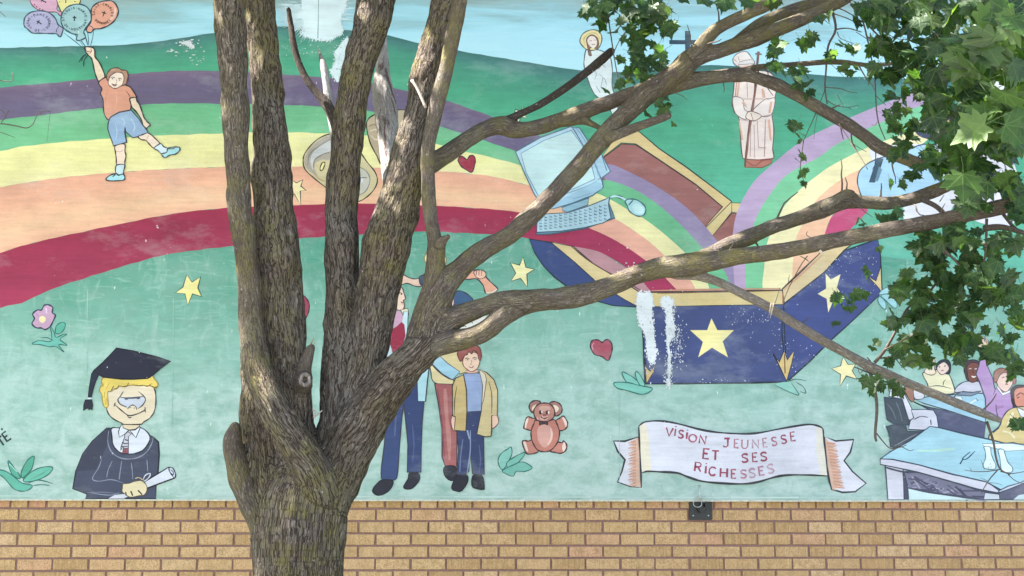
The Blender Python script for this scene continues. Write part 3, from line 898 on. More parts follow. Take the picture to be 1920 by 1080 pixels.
m.line("930 385 900 440", 1.0, '#c9a095')
m.fill('sock', '#c7dcea', "495 790 600 785 590 860 575 920 520 920 480 880", True, True, 1.5)
m.fill('sock', '#cfdfee', "1000 560 1085 500 1130 540 1185 565 1180 610 1110 640 1050 590", True, True, 1.5)
m.fill('shoe', '#a3d3e0', "350 980 400 930 480 905 520 925 580 910 605 950 590 990 500 1000 400 1000", True, True, 1.7)
m.fill('shoe', '#a3d3e0', "1110 635 1170 615 1190 560 1280 545 1340 550 1345 590 1290 640 1210 655 1150 690 1110 660", True, True, 1.7)
m.line("480 915 440 945", 1.4); m.line("1190 570 1280 565", 1.4)
m.build()

# holy woman in white, cross, old man in robe
z = Z(1060, 40, 5.683)
m = Motif('painted_saint', 'painted woman in white robe with straw coloured halo', tr=z, ink='#4a5a62')
m.fill('robe', '#dfe6ea', "230 290 200 420 205 500 240 620 270 700 300 760 345 810 400 850 450 880 480 950 510 1000 560 980 550 850 500 700 500 500 470 360 400 320 330 300", True, True, 1.5)
m.fill('halo', '#e6d3a0', "155 210 190 130 280 90 360 110 390 180 370 260 330 300 250 310 190 270", True, True, 1.5)
m.line("205 250 200 180 260 130 330 130 370 190", 1.0, '#b79f72')
m.fill('hair', '#8a6a5c', "225 200 250 155 300 145 345 185 355 250 330 290 300 280 260 290 280 360 250 360 240 290", True, '#5a4440', 1.0)
m.fill('face', '#ead9d6', "235 200 265 160 310 165 335 210 330 260 295 285 250 250", True)
m.line("255 210 285 205", .9, '#6b5553'); m.line("300 200 325 200", .9, '#6b5553'); m.line("280 250 315 245", .9, '#8c6160')
m.fill('hands', '#dbb4aa', "330 470 360 445 380 470 350 510", True, '#8a6a68', .8)
for p in ("300 500 330 560 310 620", "350 470 400 470 430 500", "360 560 420 620 440 680", "330 690 370 760", "400 600 380 700"): m.line(p, 1.0, '#9aa5ae')
m.build()
m = Motif('painted_cross', 'dark slate cross painted on the sky', ink='#2f4050')
m.fill('upright', '#33475a', "1285 58 1294 58 1294 145 1286 145", False)
m.fill('crossbar', '#33475a', "1255 75 1330 75 1330 83 1255 83", False)
m.line("1285 58 1286 140", 1, '#22303e')
m.build()
z = Z(1350, 70, 4.154)
m = Motif('painted_elder', 'painted man in white robe and cap holding a brown staff', tr=z, ink='#5b4a4c')
m.fill('robe', '#ead6d2', "100 470 110 360 120 300 160 270 300 260 400 280 440 380 430 460 405 590 420 720 410 860 405 950 210 950 170 900 150 640 110 580 95 520", True, True, 1.5)
m.fill('hem', '#b4756a', "200 950 300 955 410 945 400 980 330 1015 190 1012 195 960", False, '#7c4238', 1.4)
m.fill('cap', '#eee0de', "100 180 130 130 200 110 240 150 265 210 140 225", True, '#7c6668', 1.4)
m.fill('cap_band', '#dfd6da', "140 215 150 190 245 170 262 205", False, '#8a7073', .9)
m.line("110 170 130 190", 1, '#b88a6a'); m.line("140 150 150 180", 1, '#b88a6a')
m.fill('face', '#ddb8a8', "150 225 262 212 270 260 170 270", False)
m.fill('sleeve', '#ecdcda', "100 470 175 480 190 560 230 590 200 640 120 590", True, '#7c6a6c', 1.2)
m.fill('sleeve', '#ecdcda', "250 580 340 490 380 480 430 480 400 600 320 615", True, '#7c6a6c', 1.2)
m.line("280 260 275 400 250 570 215 800 195 1005", 4.6, '#6b4038'); m.line("300 110 290 210", 3.8, '#7b5048'); m.line("275 128 325 132", 3.0, '#7b5048')
m.line("280 380 255 560 225 760 200 990", 2.6, '#8f5f56')
m.fill('hands', '#ecd6cb', "200 620 220 580 260 580 310 600 320 620 270 650 220 640", True, '#6b4a48', 1.2)
m.line("240 590 260 650", .9, '#8a6866')
for p in ("180 480 340 480", "210 350 215 470", "240 700 235 930", "265 680 270 940", "290 650 300 860", "355 640 345 930", "300 860 360 860", "170 510 210 545", "150 640 220 650", "320 615 410 600", "340 410 350 470", "130 330 120 460"): m.line(p, 1.1, '#b08a86')
for p in ("150 650 175 800", "380 640 395 800", "330 400 340 470", "400 500 385 590", "180 500 200 530", "150 340 135 460"): m.line(p, 3.4, '#dcab96')
m.line("200 960 270 1000 330 960 400 955", 1.4, '#8e5046')
m.build()

# hearts and stars
for i, (nm, lab, pts, c) in enumerate((
    ('painted_heart', 'crimson heart on the yellow stripe', "859 302 861 295 867 293 875 299 880 293 886 291 891 297 891 305 889 313 885 323 877 320 866 313", '#a03148'),
    ('painted_heart', 'dusky red heart on the mint field beside the chest', "1107 647 1109 640 1115 637 1123 638 1129 642 1134 638 1141 637 1147 645 1148 652 1146 664 1140 676 1129 669 1116 665 1109 656", '#a84f62'),
    ('painted_heart', 'crimson heart half hidden behind the left stem', "545 575 552 556 560 560 567 553 577 563 580 574 576 592 566 603 552 596", '#a53a58'))):
    m = Motif(nm, lab, ink='#3a2836')
    m.fill('heart_fill', c, pts, True, True, 2.1 if i else 1.6)
    if i == 1: m.line("1112 656 1110 648 1114 643", 1.8, '#d99aa8')
    if i == 2: m.line("566 560 569 575 566 592", 4, '#e7c3cd')
    m.build()
for lab, pts, c in (
    ('yellow star on the mint field above the graduate', "350 515 360 529 376 519 371 540 378 556 361 551 352 572 347 551 329 549 343 538", '#f0e296'),
    ('cream star left of the chest', "981 482 986 501 1002 505 988 514 989 538 976 522 958 527 967 512 957 493 974 497", '#f2e6b0'),
    ('cream star on the salmon stripe by the left stem', "540 333 556 343 568 337 564 349 574 357 563 358 564 385 552 364 540 364", '#f0dcae'),
    ('cream star under the long drooping branch', "1581 669 1590 683 1604 683 1598 695 1607 711 1587 705 1575 724 1576 702 1559 691 1576 686", '#f0e2b0'),
    ('small cream star behind the upper branches', "966 205 975 208 982 200 981 213 988 221 976 220 972 232 968 220 957 218 965 213", '#eee7c0')):
    m = Motif('painted_star', lab, ink='#2f4a48')
    m.fill('star_fill', c, pts, False, True, 1.7)
    m.build()

# masks
z = Z(540, 200, 5.4)
m = Motif('painted_mask', 'grey and cream theatre mask painted on the stripes', tr=z, ink='#3d372f')
m.fill('mask_face', '#d3c39f', "155 520 200 430 300 330 430 275 560 300 700 420 800 560 880 660 905 750 870 840 790 920 700 960 560 930 400 830 260 720 170 630", True, True, 2.0)
m.fill('grey_cheek', '#b3a79e', "165 540 210 440 310 345 430 295 440 520 330 540 260 600 300 700 240 670 180 610", True)
m.fill('grey_cheek', '#cfcdd2', "230 520 270 440 350 370 430 340 440 440 350 480 260 560 255 640 235 600", True)
m.fill('grey_cheek', '#c9c3bc', "600 640 700 610 790 650 830 740 790 850 700 900 600 890", True, '#8f8a84', 1.6)
m.fill('mouth_light', '#dfe0ec', "620 690 700 670 760 740 720 800 690 890 620 860", True)
m.line("200 600 220 480 330 390 430 330", 2.2, '#8b8580'); m.line("260 620 270 540 340 490 420 460", 2.2, '#8b8580'); m.line("690 760 740 720 800 720", 2.2, '#77736f'); m.line("250 650 300 720 380 760", 2.0, '#b39a76')
m.fill('eye_hole', '#ece3a6', "325 620 345 570 370 565 372 590 350 640 330 645", True, '#5a4a35', 2.0)
m.build()
m = Motif('painted_mask', 'second theatre mask mostly hidden by the grey dead stem', tr=z, ink='#3d372f')
m.fill('mask_face', '#b9a68f', "795 200 810 130 880 80 1020 50 1200 40 1220 200 1140 400 1060 560 960 600 900 500 830 360", True, True, 1.8)
m.line("820 200 870 180 920 210", 2.2, '#8e7d6c'); m.line("840 290 880 330 930 330", 2.2, '#d8cbb8'); m.line("830 250 880 230 910 250", 1.8, '#d8cbb8')
m.build()

# computer, keyboard and mouse
z = Z(940, 220, 4.5)
m = Motif('painted_computer', 'pale blue painted computer monitor with screen tilted on the stripes', tr=z, ink='#4a6a84', base=.0036)
m.fill('monitor_stand', '#8fb4c8', "510 760 740 680 730 740 560 800 520 790", False, True, 1.3)
m.fill('monitor_side', '#a9c7de', "590 80 660 90 730 200 850 320 920 455 850 510 860 590 820 620 780 540", False, True, 1.6)
m.fill('monitor_case', '#b4d0e4', "120 290 330 170 580 80 600 85 700 250 790 390 850 540 860 590 770 660 600 720 440 770 370 770 280 650 200 480", False, True, 1.7)
m.fill('bezel', '#9dbfd8', "430 770 380 760 800 540 850 560 850 600 760 655 600 720", False)
m.fill('screen', '#c4dee4', "165 305 360 195 590 110 680 230 760 400 790 520 640 590 480 650 330 700 300 640 210 470", False, '#6f93b2', 1.3)
m.line("590 110 640 100 760 300 820 500", 1.2, '#7795b4'); m.line("850 330 890 450", 1.0); m.line("780 380 830 500 810 530", 1.4, '#7d9fc0')
m.line("330 720 500 660 700 590 800 540", 1.2, '#7ca0bb'); m.line("600 690 760 640", 1, '#7ca0bb')
m.build()
m = Motif('painted_keyboard', 'pale blue painted keyboard below the monitor', tr=z, ink='#3c5468', base=.0042)
m.fill('keyboard_base', '#5f7f96', "290 975 300 990 420 985 700 940 960 850 940 800 900 700 900 850 700 920 420 960", False, True, 1.2)
m.fill('keyboard_top', '#aecbdc', "310 840 380 815 560 805 720 755 880 690 912 675 905 740 925 850 860 890 700 930 500 960 300 970 300 900", False, True, 1.5)
rk = random.Random(2)
for r in range(5):
    for k in range(14):
        u, w_ = k / 13, r / 4
        x = 335 + 545 * u
        y = (845 + 95 * w_) - (105 - 20 * w_) * u ** 1.6 - 8 * math.sin(u * 3.1)
        (qx, qy), = z([(x, y)])
        m.line([(qx - 2.2, qy - 1.3), (qx - 2.0, qy + 1.2), (qx + 1.9, qy + .9)], 1.4, rk.choice(['#4d6a80', '#5d7c92', '#7895a8']), smooth=False, raw=True, taper=False)
m.build()
m = Motif('painted_mouse', 'pale blue painted computer mouse with cord', tr=z, ink='#3f6270', base=.0036)
m.line("915 675 960 665 1020 680 1060 705", 4.6, '#3f6270'); m.line("915 675 960 665 1020 680 1060 705", 3.0, '#bfe0e6')
m.fill('mouse_body', '#abd3dc', "1045 710 1080 690 1150 700 1210 750 1215 800 1190 830 1140 830 1080 790 1065 750", True, True, 1.7)
m.fill('mouse_back', '#c3e2e8', "1110 740 1160 730 1200 770 1195 810 1150 815 1115 780", True)
m.line("1075 740 1110 700", 1.6)
m.build()

# plants
z = Z(0, 540, 4.0)
m = Motif('painted_flower', 'mauve painted flower with yellow centre', tr=z, ink='#2c3850')
m.fill('stem', '#6fb5aa', "375 285 405 330 420 370 470 350 500 348 450 385 505 430 440 425 480 480 420 440 370 440 300 425 240 420 290 395 380 400 385 340", True, '#2f6a66', 1.3)
m.fill('leaf', '#5fae9c', "415 320 425 280 465 258 490 270 480 310 450 340 420 342", True, '#2f6a66', 1.3)
m.fill('petals', '#c29cba', "360 125 395 145 392 185 415 205 395 255 375 290 340 312 310 300 272 298 240 268 258 230 245 195 280 165 312 165 330 132", True, True, 2.4)
m.dot(318, 235, 6.5, '#efdcae'); m.line("345 150 350 190", 1.6, '#d9bfdd'); m.line("270 190 290 215", 1.4, '#a37fb0')
m.line("300 375 350 372 400 395", 1.2, '#2f6a66')
m.build()
z = Z(0, 810, 4.0)
m = Motif('painted_plant', 'teal leafy plant low on the left of the graduate', tr=z, ink='#2f6a64')
m.fill('leaf', '#5ba894', "60 215 100 260 150 330 140 350 85 310", True, True, 1.5)
m.fill('leaf', '#57a690', "255 182 240 270 200 320 165 345 160 300 200 220", True, True, 1.5)
m.fill('leaf', '#66b2a0', "-40 285 30 290 100 330 160 380 240 400 220 430 170 445 110 430 70 390 20 335 -40 300", True, True, 1.5)
m.fill('leaf', '#6fb8a6', "395 268 360 320 280 360 190 375 180 350 250 290 330 262", True, True, 1.5)
m.line("210 385 290 360 400 388", 1.4); m.line("250 400 310 395 370 400", 1.4); m.line("70 240 130 300", 1.2, '#a8dace'); m.line("220 360 300 320 370 280", 1.0, '#4e9786')
m.build()
m = Motif('painted_plant', 'teal leafy plant left of the teddy bear', ink='#2f6a64')
m.fill('leaf', '#8ec5bb', "934 862 940 850 952 842 958 838 960 850 953 866 944 880 937 876", True, True, 1.4)
m.fill('leaf', '#7fbcb0', "950 868 966 856 984 848 980 858 968 870 955 880", True, True, 1.3)
m.fill('leaf', '#74b5a8', "942 882 962 872 980 866 998 877 984 884 968 884 962 893 948 888", True, True, 1.4)
m.build()
m = Motif('painted_plant', 'teal leaves at the left foot of the chest', base=.0032, ink='#2f6a64')
m.fill('leaf', '#86c3b8', "1166 698 1180 703 1195 714 1200 722 1178 720", True, True, 1.3)
m.fill('leaf', '#86c3b8', "1193 696 1202 706 1209 722 1200 722 1192 706", True, True, 1.3)
m.fill('leaf', '#7dbdb1', "1151 718 1175 717 1200 723 1223 728 1214 737 1200 739 1175 732 1158 728", True, True, 1.5)
m.build()
m = Motif('painted_plant', 'sketched leaves at the right foot of the chest', base=.0032, ink='#42756e')
m.fill('leaf', '#93c9be', "1453 722 1468 730 1482 736 1497 741 1493 734 1485 720 1470 716", True)
m.line("1475 716 1492 711 1512 714", 1.2); m.line("1453 722 1480 735 1497 741 1495 734 1484 719", 1.3); m.line("1493 717 1506 725 1511 737 1500 734", 1.3)
m.build()
m = Motif('painted_plant', 'pale blue leaves at the right corner of the chest', base=.0032, ink='#4b7a80')
m.fill('leaf', '#a6d2da', "1648 552 1660 540 1680 538 1686 546 1668 550", True, True, 1.2)
m.fill('leaf', '#9dccd4', "1652 554 1672 552 1682 570 1678 578 1664 566", True, True, 1.2)
m.fill('leaf', '#9dccd4', "1650 556 1660 566 1660 580 1650 572 1646 562", True, True, 1.2)
m.build()

# graduate
z = Z(120, 780, 6.75)
m = Motif('painted_graduate', 'painted graduate in dark gown and mortarboard holding a diploma', tr=z, ink='#20222c')
m.fill('gown', '#474a62', "110 920 150 700 240 480 360 320 540 155 610 150 820 480 1080 240 1130 270 1195 330 1205 480 1190 720 1165 900 1165 1045 270 1045 290 985", False, True, 2.4)
m.fill('gown_shade', '#3c3e52', "150 700 240 480 360 320 540 155 600 160 560 330 480 520 400 680", False)
m.fill('shirt', '#dcdcec', "605 155 700 150 960 145 1080 240 1070 340 1000 430 900 475 780 478 690 450 625 370 605 250", True, True, 1.8)
m.fill('collar', '#e4e4f2', "705 150 735 100 760 150 830 180 810 190 770 230 700 270 690 200", False, True, 1.6)
m.fill('collar', '#e4e4f2', "830 180 900 175 960 130 960 160 910 275 860 220", False, True, 1.6)
m.fill('neck', '#ead4b8', "735 70 750 150 820 178 900 168 955 130 955 60", False, '#3a332e', 1.2)
m.fill('tie', '#c9c4d4', "765 235 810 195 850 230 815 260 815 470 740 470 760 380 715 430 720 400 770 260", False, '#2d2a36', 1.5)
for p in ("770 300 815 310", "755 350 815 345", "750 390 815 380", "740 420 810 405", "735 330 760 345", "725 380 750 395"): m.line(p, 1.5, '#33303e')
m.fill('tie_tip', '#8a4a58', "745 430 815 400 815 470 740 470", False)
m.line("565 190 555 330 600 450 700 525 820 545 950 520 1050 450 1110 350 1130 270", 1.5, '#8d90a6')
for p in ("475 545 440 650 360 790 440 825 600 805 760 850", "610 570 560 680 540 780", "725 590 710 700 695 800", "850 590 865 700 870 800", "1050 560 1060 700", "320 965 450 990 600 1000 700 970", "730 570 700 800"): m.line(p, 1.2, '#8d90a6')
m.line("280 970 500 965 720 985", 1.0, '#777a92')
m.fill('diploma', '#dcdbeb', "1020 830 1180 735 1330 645 1390 680 1415 750 1400 785 1250 840 1050 915", False, True, 1.8)
m.fill('diploma_end', '#c7cbdf', "1330 655 1375 660 1410 730 1400 785 1360 740 1335 700", True, True, 1.4)
m.line("1350 680 1385 710 1380 745 1355 720", 1.1)
m.fill('diploma', '#d2cfe0', "560 1045 640 1000 780 985 820 1010 760 1045", False)
m.line("1000 810 1030 750 1090 725 1080 770 1040 810 1000 830", 1.6, '#cfd2e2')
m.line("900 790 950 780 1000 810", 1.4, '#c9b58e')
m.fill('hand', '#e6d3b2', "740 900 750 860 830 850 900 825 980 820 1040 870 1050 940 1010 1000 960 1005 900 1020 830 1025 790 1000 740 960", True, '#5a4a3a', 1.2)
for p in ("780 960 790 1010", "845 950 870 1010", "935 940 990 995"): m.line(p, 1.8, '#3d3530')
m.tr = Z(130, 640, 7.2)
m.fill('face', '#ead5bd', "515 680 560 640 700 590 1100 590 1145 640 1165 720 1165 850 1140 960 1080 1040 1000 1090 960 1120 740 1120 700 1100 600 1050 530 980 505 900 520 800", True, '#33302e', 1.6)
m.fill('eye_white', '#cfd0e2', "690 760 1005 745 1025 790 1000 850 930 905 880 890 850 862 810 890 750 890 690 850 660 800", True)
m.line("730 675 690 740 655 790 690 850 780 890", 1.7, '#3c3a40'); m.line("930 675 1000 735 1028 790 990 860 925 910", 1.7, '#3c3a40')
m.line("690 758 850 765 1005 742", 2.6, '#3c3a40')
m.dot(770, 776, 4.2, '#59607a', 2.0); m.dot(930, 768, 4.2, '#59607a', 2.0); m.dot(770, 774, 1.8, '#2c3040', 1.2); m.dot(930, 766, 1.8, '#2c3040', 1.2)
m.fill('nose', '#ead5bd', "785 915 810 880 850 862 890 880 910 925 850 930", True)
m.line("785 915 815 878 855 860 895 880 912 925", 1.4, '#3c3a40'); m.line("815 900 830 890", 1.2, '#3c3a40'); m.line("870 910 880 895", 1.2, '#3c3a40')
m.line("610 850 700 930 800 1000 900 985 1000 940 1020 915", 1.7, '#3c3a40'); m.line("600 885 612 850 622 825", 1.5, '#3c3a40'); m.line("1022 890 1025 960", 1.5, '#3c3a40')
m.line("780 995 805 1028 840 1025", 1.6, '#3c3a40')
m.fill('hair', '#e9cc6c', "445 510 480 490 800 500 1060 495 1115 465 1150 510 1195 570 1180 625 1140 625 1095 600 1050 605 1000 595 930 600 860 590 790 600 740 615 680 605 640 640 600 650 560 680 520 685 520 780 525 870 490 895 460 860 445 790 440 720 410 670 420 620 450 590 435 550", True, '#a5883f', 1.5)
for p in ("670 590 650 630 600 640", "800 560 780 600 720 610", "1000 590 950 600 890 590", "1110 570 1060 605 1000 595", "600 600 560 670 520 680", "1105 600 1150 620 1185 610"): m.line(p, 1.5, '#6e5a30')
for p in ("470 560 450 620", "480 680 470 760", "500 760 490 860", "540 560 500 640"): m.line(p, 1.2, '#c9a445')
m.fill('mortarboard', '#25243a', "635 92 860 130 1170 205 1372 270 1230 370 1130 455 1060 500 860 512 700 510 560 495 460 485 400 455 340 440 300 440 330 395 450 290 560 175", False, '#141420', 1.6)
m.fill('tassel_cord', '#262b3f', "300 435 345 405 400 450 360 530 320 650 295 755 255 755 265 650 285 520", False, '#141420', 1.2)
m.fill('tassel_tie', '#d6e6ea', "250 762 300 760 302 785 248 785", False)
m.fill('tassel', '#262a3c', "215 790 300 785 315 860 305 930 285 910 265 930 255 905 225 910 190 940 195 860", False, '#141420', 1.2)
m.build()

# teddy bear
z = Z(960, 740, 9.0)
m = Motif('painted_bear', 'brown painted teddy bear with dark bow tie', tr=z, ink='#4a353c')
A = '#c98579'
m.fill('ear', '#a97a74', "290 200 320 130 400 98 480 125 420 200 360 300 310 270", True, True, 2.2)
m.fill('ear', '#a97a74', "630 155 710 115 800 150 845 230 830 310 770 355 730 350 700 250", True, True, 2.2)
m.fill('inner_ear', '#eed6c2', "335 230 370 180 420 170 380 240 350 270", True)
m.fill('inner_ear', '#eed6c2', "690 190 740 180 790 230 760 285 730 285", True)
for nm, p, q in (('arm', "200 540 230 430 270 372 340 395 410 420 400 520 330 600 260 590 205 570", "215 540 230 440 265 390 275 430 250 500 235 565"),
              ('arm', "740 440 800 400 860 360 910 410 940 490 920 560 860 600 790 600 760 520", "850 400 875 380 915 440 930 500 905 545 880 470"),
              ('leg', "175 800 215 770 270 785 350 770 430 900 440 960 380 990 260 1000 210 930", "190 800 225 800 250 860 275 960 240 940 205 860"),
              ('leg', "640 950 720 860 760 800 840 810 870 780 915 830 925 890 890 960 820 990 730 975", "850 860 880 800 905 850 905 910 870 960 850 920")):
    m.fill(nm, A, p, True, True, 2.2)
    m.fill('paw_pad', '#ead0c8', q, True)
m.fill('body', '#c17c70', "400 430 540 460 700 420 760 500 800 620 790 740 740 850 650 940 540 965 430 930 360 830 325 720 325 600 370 490", True, True, 2.2)
m.fill('belly', '#d5a097', "440 560 560 500 650 540 690 640 680 760 620 860 540 890 470 830 430 720", True)
m.line("650 560 670 660 650 770 600 840", 3, '#e6c0b6')
m.fill('head', '#bf8378', "365 300 390 220 450 160 540 140 640 160 710 240 718 340 680 410 600 450 480 450 400 400", True, True, 2.2)
m.fill('brow', '#d3a59c', "450 220 520 190 620 200 650 250 590 260 540 280 480 260", True)
m.line("420 380 440 420", 1.6, '#dcb0a6')
m.fill('muzzle', '#d9ada4', "470 390 530 330 610 370 590 420 540 435 490 425", True)
m.dot(480, 300, 2.7, '#3a2226', 3.9); m.dot(592, 303, 2.7, '#3a2226', 3.6); m.dot(504, 290, 1.2, '#f2e6e6', 2.6); m.dot(618, 302, 1.6, '#f2e6e6', 2.8)
m.dot(548, 345, 4.2, '#9a5f58', 2.6); m.line("485 365 510 392 560 400 605 378", 2.0, '#6d3336'); m.line("545 405 545 432", 1.0, '#a07068')
m.fill('bow_tie', '#4a3c42', "460 440 520 465 555 465 612 440 605 515 555 495 515 495 462 515", False, '#33262c', 1.0)
m.build()

# banner
z = Z(1140, 780, 3.84)
m = Motif('painted_banner', 'painted ribbon banner with red lettering', tr=z, ink='#3a3b42')
m.fill('ribbon_tail', '#dedae8', "40 180 120 182 215 152 232 300 238 515 160 508 68 475 100 400 122 315 70 255", False, True, 3.0)
m.fill('ribbon_tail', '#dedae8', "1560 150 1640 180 1768 170 1745 260 1700 322 1760 400 1858 485 1780 545 1690 550 1612 528 1580 350", False, True, 3.0)
m.fill('tail_shade', '#dfb6a4', "190 170 216 154 230 300 238 512 200 508 195 400", False)
m.fill('tail_shade', '#dfb6a4', "1562 152 1590 185 1610 350 1640 535 1612 527 1580 350", False)
for k in range(44):
    y = 172 + k * 7.6; m.line([(200 + .3 * (k % 5), y), (178 - 8 * ((k * 37) % 5), y + 7)], 1.6, '#d29a86' if k % 3 else '#dfb7a6')
    y = 185 + k * 7.6; x = 1575 + k * 1.4; m.line([(x, y), (x + 40 + 7 * ((k * 53) % 5), y + 7)], 1.6, '#d29a86' if k % 3 else '#dfb7a6')
m.fill('ribbon_face', '#dcd9e8', "222 72 270 42 380 36 500 55 700 105 880 125 1060 125 1250 90 1430 62 1500 68 1545 90 1565 250 1585 432 1460 425 1300 425 1200 440 1080 475 980 488 840 485 680 470 580 440 500 410 380 402 290 398 245 408 232 300", False)
m.fill('ribbon_glow', '#e9dccb', "226 75 265 46 290 120 305 300 318 400 248 408 236 300", False)
m.fill('ribbon_glow', '#e4dbd2', "1500 72 1542 92 1562 250 1582 430 1530 424 1500 260", False)
m.line("245 408 290 398 380 402 500 410 580 440 680 470 840 485 980 488 1080 475 1200 440 1300 425 1460 425 1585 432", 3.6)
m.line("222 75 232 300 240 510", 3.0); m.line("222 72 270 42 380 36 500 55 700 105 880 125 1060 125 1250 90 1430 62 1500 68 1545 90 1552 130", 3.2)
m.line("1545 90 1565 250 1585 432 1612 528", 2.8)
R1, R2, R3 = '#9e4862', '#bb7f93', '#c5a0b4'
LET = [('V', 442, 115, 52, 60, .10, R1), ('i', 485, 108, 40, 72, .12, R1), ('S', 525, 131, 40, 58, .12, R1), ('i', 569, 132, 40, 68, .12, R1), ('O', 610, 160, 58, 56, .1, '#b3647b'), ('N', 682, 170, 52, 58, .12, R1),
       ('J', 855, 193, 56, 62, 0, R1), ('E', 925, 198, 38, 60, .02, R2), ('U', 985, 203, 50, 64, .05, R2), ('N', 1062, 201, 52, 62, -.05, '#b88ea2'), ('E', 1131, 192, 38, 62, -.08, R2), ('S', 1197, 183, 42, 62, -.12, '#b07488'), ('S', 1265, 168, 42, 62, -.16, R1), ('E', 1331, 147, 40, 62, -.12, R1),
       ('E', 707, 272, 52, 70, .1, R1), ('T', 773, 284, 50, 66, .05, R1), ('S', 985, 303, 50, 62, -.03, R1), ('E', 1058, 297, 44, 62, -.05, R1), ('S', 1121, 292, 50, 62, -.06, R1),
       ('R', 648, 367, 52, 64, .12, R1), ('i', 705, 376, 40, 74, .08, R1), ('C', 752, 398, 54, 62, .08, R1), ('H', 834, 408, 58, 64, .05, R1), ('E', 905, 417, 40, 62, 0, '#b0607a'), ('S', 975, 418, 48, 60, -.03, R2), ('S', 1038, 411, 50, 66, -.08, '#bb93a8'), ('E', 1105, 395, 46, 60, -.14, R2), ('S', 1170, 380, 50, 66, -.2, R3)]
for ch, x, y, w_, h_, r_, c_ in LET:
    (qx, qy), = z([(x, y)])
    m.text(ch, qx, qy, w_ / 3.84, h_ / 3.84, r_, c_, 3.0)
m.build()

m = Motif('lower_border', 'pale strip along the bottom of the boards', base=.0042)  # short paler lines along the lower edge
for x0 in range(-60, 2000, 130):
    if 60 < x0 < 330 or x0 > 1600: continue
    yb_ = lambda x: 929.5 + 4.2 * x / 1920
    m.line([(x0, yb_(x0)), (x0 + 60, yb_(x0 + 60) + .4), (x0 + 128, yb_(x0 + 128))], 1.6 + (x0 % 7) * .12, ('#bfd3d0', '#c9dad6', '#b3ccc7')[(x0 // 130) % 3], taper=False)
m.build()

# half seen words at the left border
m = Motif('painted_word', 'black painted letters cut off at the left edge', ink='#2e3a40')
m.text('T', 2, 828, 13, 17, -.62, None, 3.0); m.text('E', 12, 818, 12, 17, -.62, None, 3.0); m.text("'", 8, 812, 10, 12, -.62, None, 2.6)
m.build()

# family behind the trunk
z = Z(690, 470, 4.907)
m = Motif('painted_toddler', 'painted toddler riding on shoulders, half hidden by the fork', tr=z, ink='#3a3a48', base=0.001)
m.fill('child_arm', '#e9c4b4', "320 225 380 250 440 260 485 255 490 325 430 325 360 300 300 310", True, True, 1.6)
m.fill('child_head', '#efe0a8', "520 60 545 10 600 -20 680 0 715 60 715 120 690 165 640 180 560 140 525 100", True, '#8a7a58', 1.6)
m.fill('child_face', '#eac6b8', "560 60 620 40 680 60 690 120 640 150 570 130", True)
m.fill('child_sleeve', '#33405c', "470 250 500 225 560 210 560 320 490 320", True, True, 1.4)
m.fill('child_trousers', '#3d5a80', "770 480 800 400 830 370 890 385 950 430 960 460 900 500 790 500", True, True, 1.6)
m.fill('child_foot', '#ecc9bc', "720 500 740 440 780 400 790 490 750 525", True, '#6a4a4a', 1.0)
m.tr = Z(690, 640, 3.6)
m.build()
m = Motif('painted_father', 'painted man with raised fist in tan coat and red trousers', tr=z, ink='#3a3a48', base=0.0014)
m.fill('father_arm', '#e0a48e', "860 250 930 210 970 180 1040 180 1080 200 1085 240 1130 290 1195 360 1090 395 1060 320 1000 260 920 265", True, True, 1.7)
m.fill('father_fist', '#e8b9a6', "975 190 1040 178 1080 200 1080 240 1030 260 990 235", True, True, 1.2)
for p in ("1000 180 995 225", "1022 178 1020 228", "1045 182 1045 230"): m.line(p, 1.1, '#8a5550')
m.line("1085 390 1140 385 1190 355", 1.8, '#e6d8c8')
m.fill('white_shirt', '#dcd8d4', "640 740 780 700 900 620 1000 610 1100 600 1000 760 800 820", False)
m.line("880 650 888 690 905 695", 1.4, '#4a4440'); m.line("940 630 962 668", 1.4, '#4a4440'); m.line("888 690 870 700", 1.2, '#4a4440')
m.tr = Z(690, 640, 3.6)
m.fill('father_coat', '#dcc79a', "480 100 600 60 700 100 690 200 620 220 560 170", False, '#5a5040', 1.2)
m.fill('blue_scarf', '#a3c8de', "415 130 480 95 540 150 620 205 570 260 500 220 440 160", False, True, 1.4)
m.fill('father_coat', '#e2cfa4', "420 150 470 200 540 250 575 260 570 290 500 295 440 270 425 210", True, True, 1.4)
m.fill('red_trouser', '#a65f62', "450 285 570 290 580 500 600 600 598 845 520 840 500 780 500 600 480 450", False, True, 1.6)
m.line("520 320 530 500 545 640 550 800", 7, '#bd7f7c', taper=True); m.line("470 320 500 560 515 780", 3, '#8c4a50')
m.fill('shoe', '#2e2c3a', "515 850 590 845 600 920 560 940 520 910", True, '#1c1a24', 1.4)

m.build()
m = Motif('painted_mother', 'painted woman in pale blue coat and navy trousers by the trunk', tr=z, ink='#3a3a48', base=0.0024)
m.fill('mother_face', '#efcfc0', "250 340 310 340 330 390 345 440 325 460 335 500 320 545 270 545 230 500", True, '#5a4245', 1.4)
m.line("285 395 300 388 318 400", 1.3, '#3c3238'); m.dot(305, 402, 1.2, '#3c3238'); m.line("300 470 318 480 335 470", 1.6, '#9a4a55'); m.line("310 490 330 492", 1.0, '#9a6a68')
m.fill('mother_collar', '#e9dcc6', "300 545 365 530 375 590 330 600", False, '#6a5a55', 1.2)
m.fill('mother_sleeve', '#c8dfec', "120 1010 190 790 230 950 330 560 370 560 365 700 340 900 200 1080 130 1060", False, True, 1.2)
m.fill('mother_blouse', '#cfa3c0', "200 740 240 600 280 550 320 600 310 660 270 700 230 730", True)
m.fill('mother_vest', '#a0304c', "185 740 260 700 310 655 335 680 345 780 320 880 230 950 200 850", False)
m.tr = Z(690, 640, 3.6)
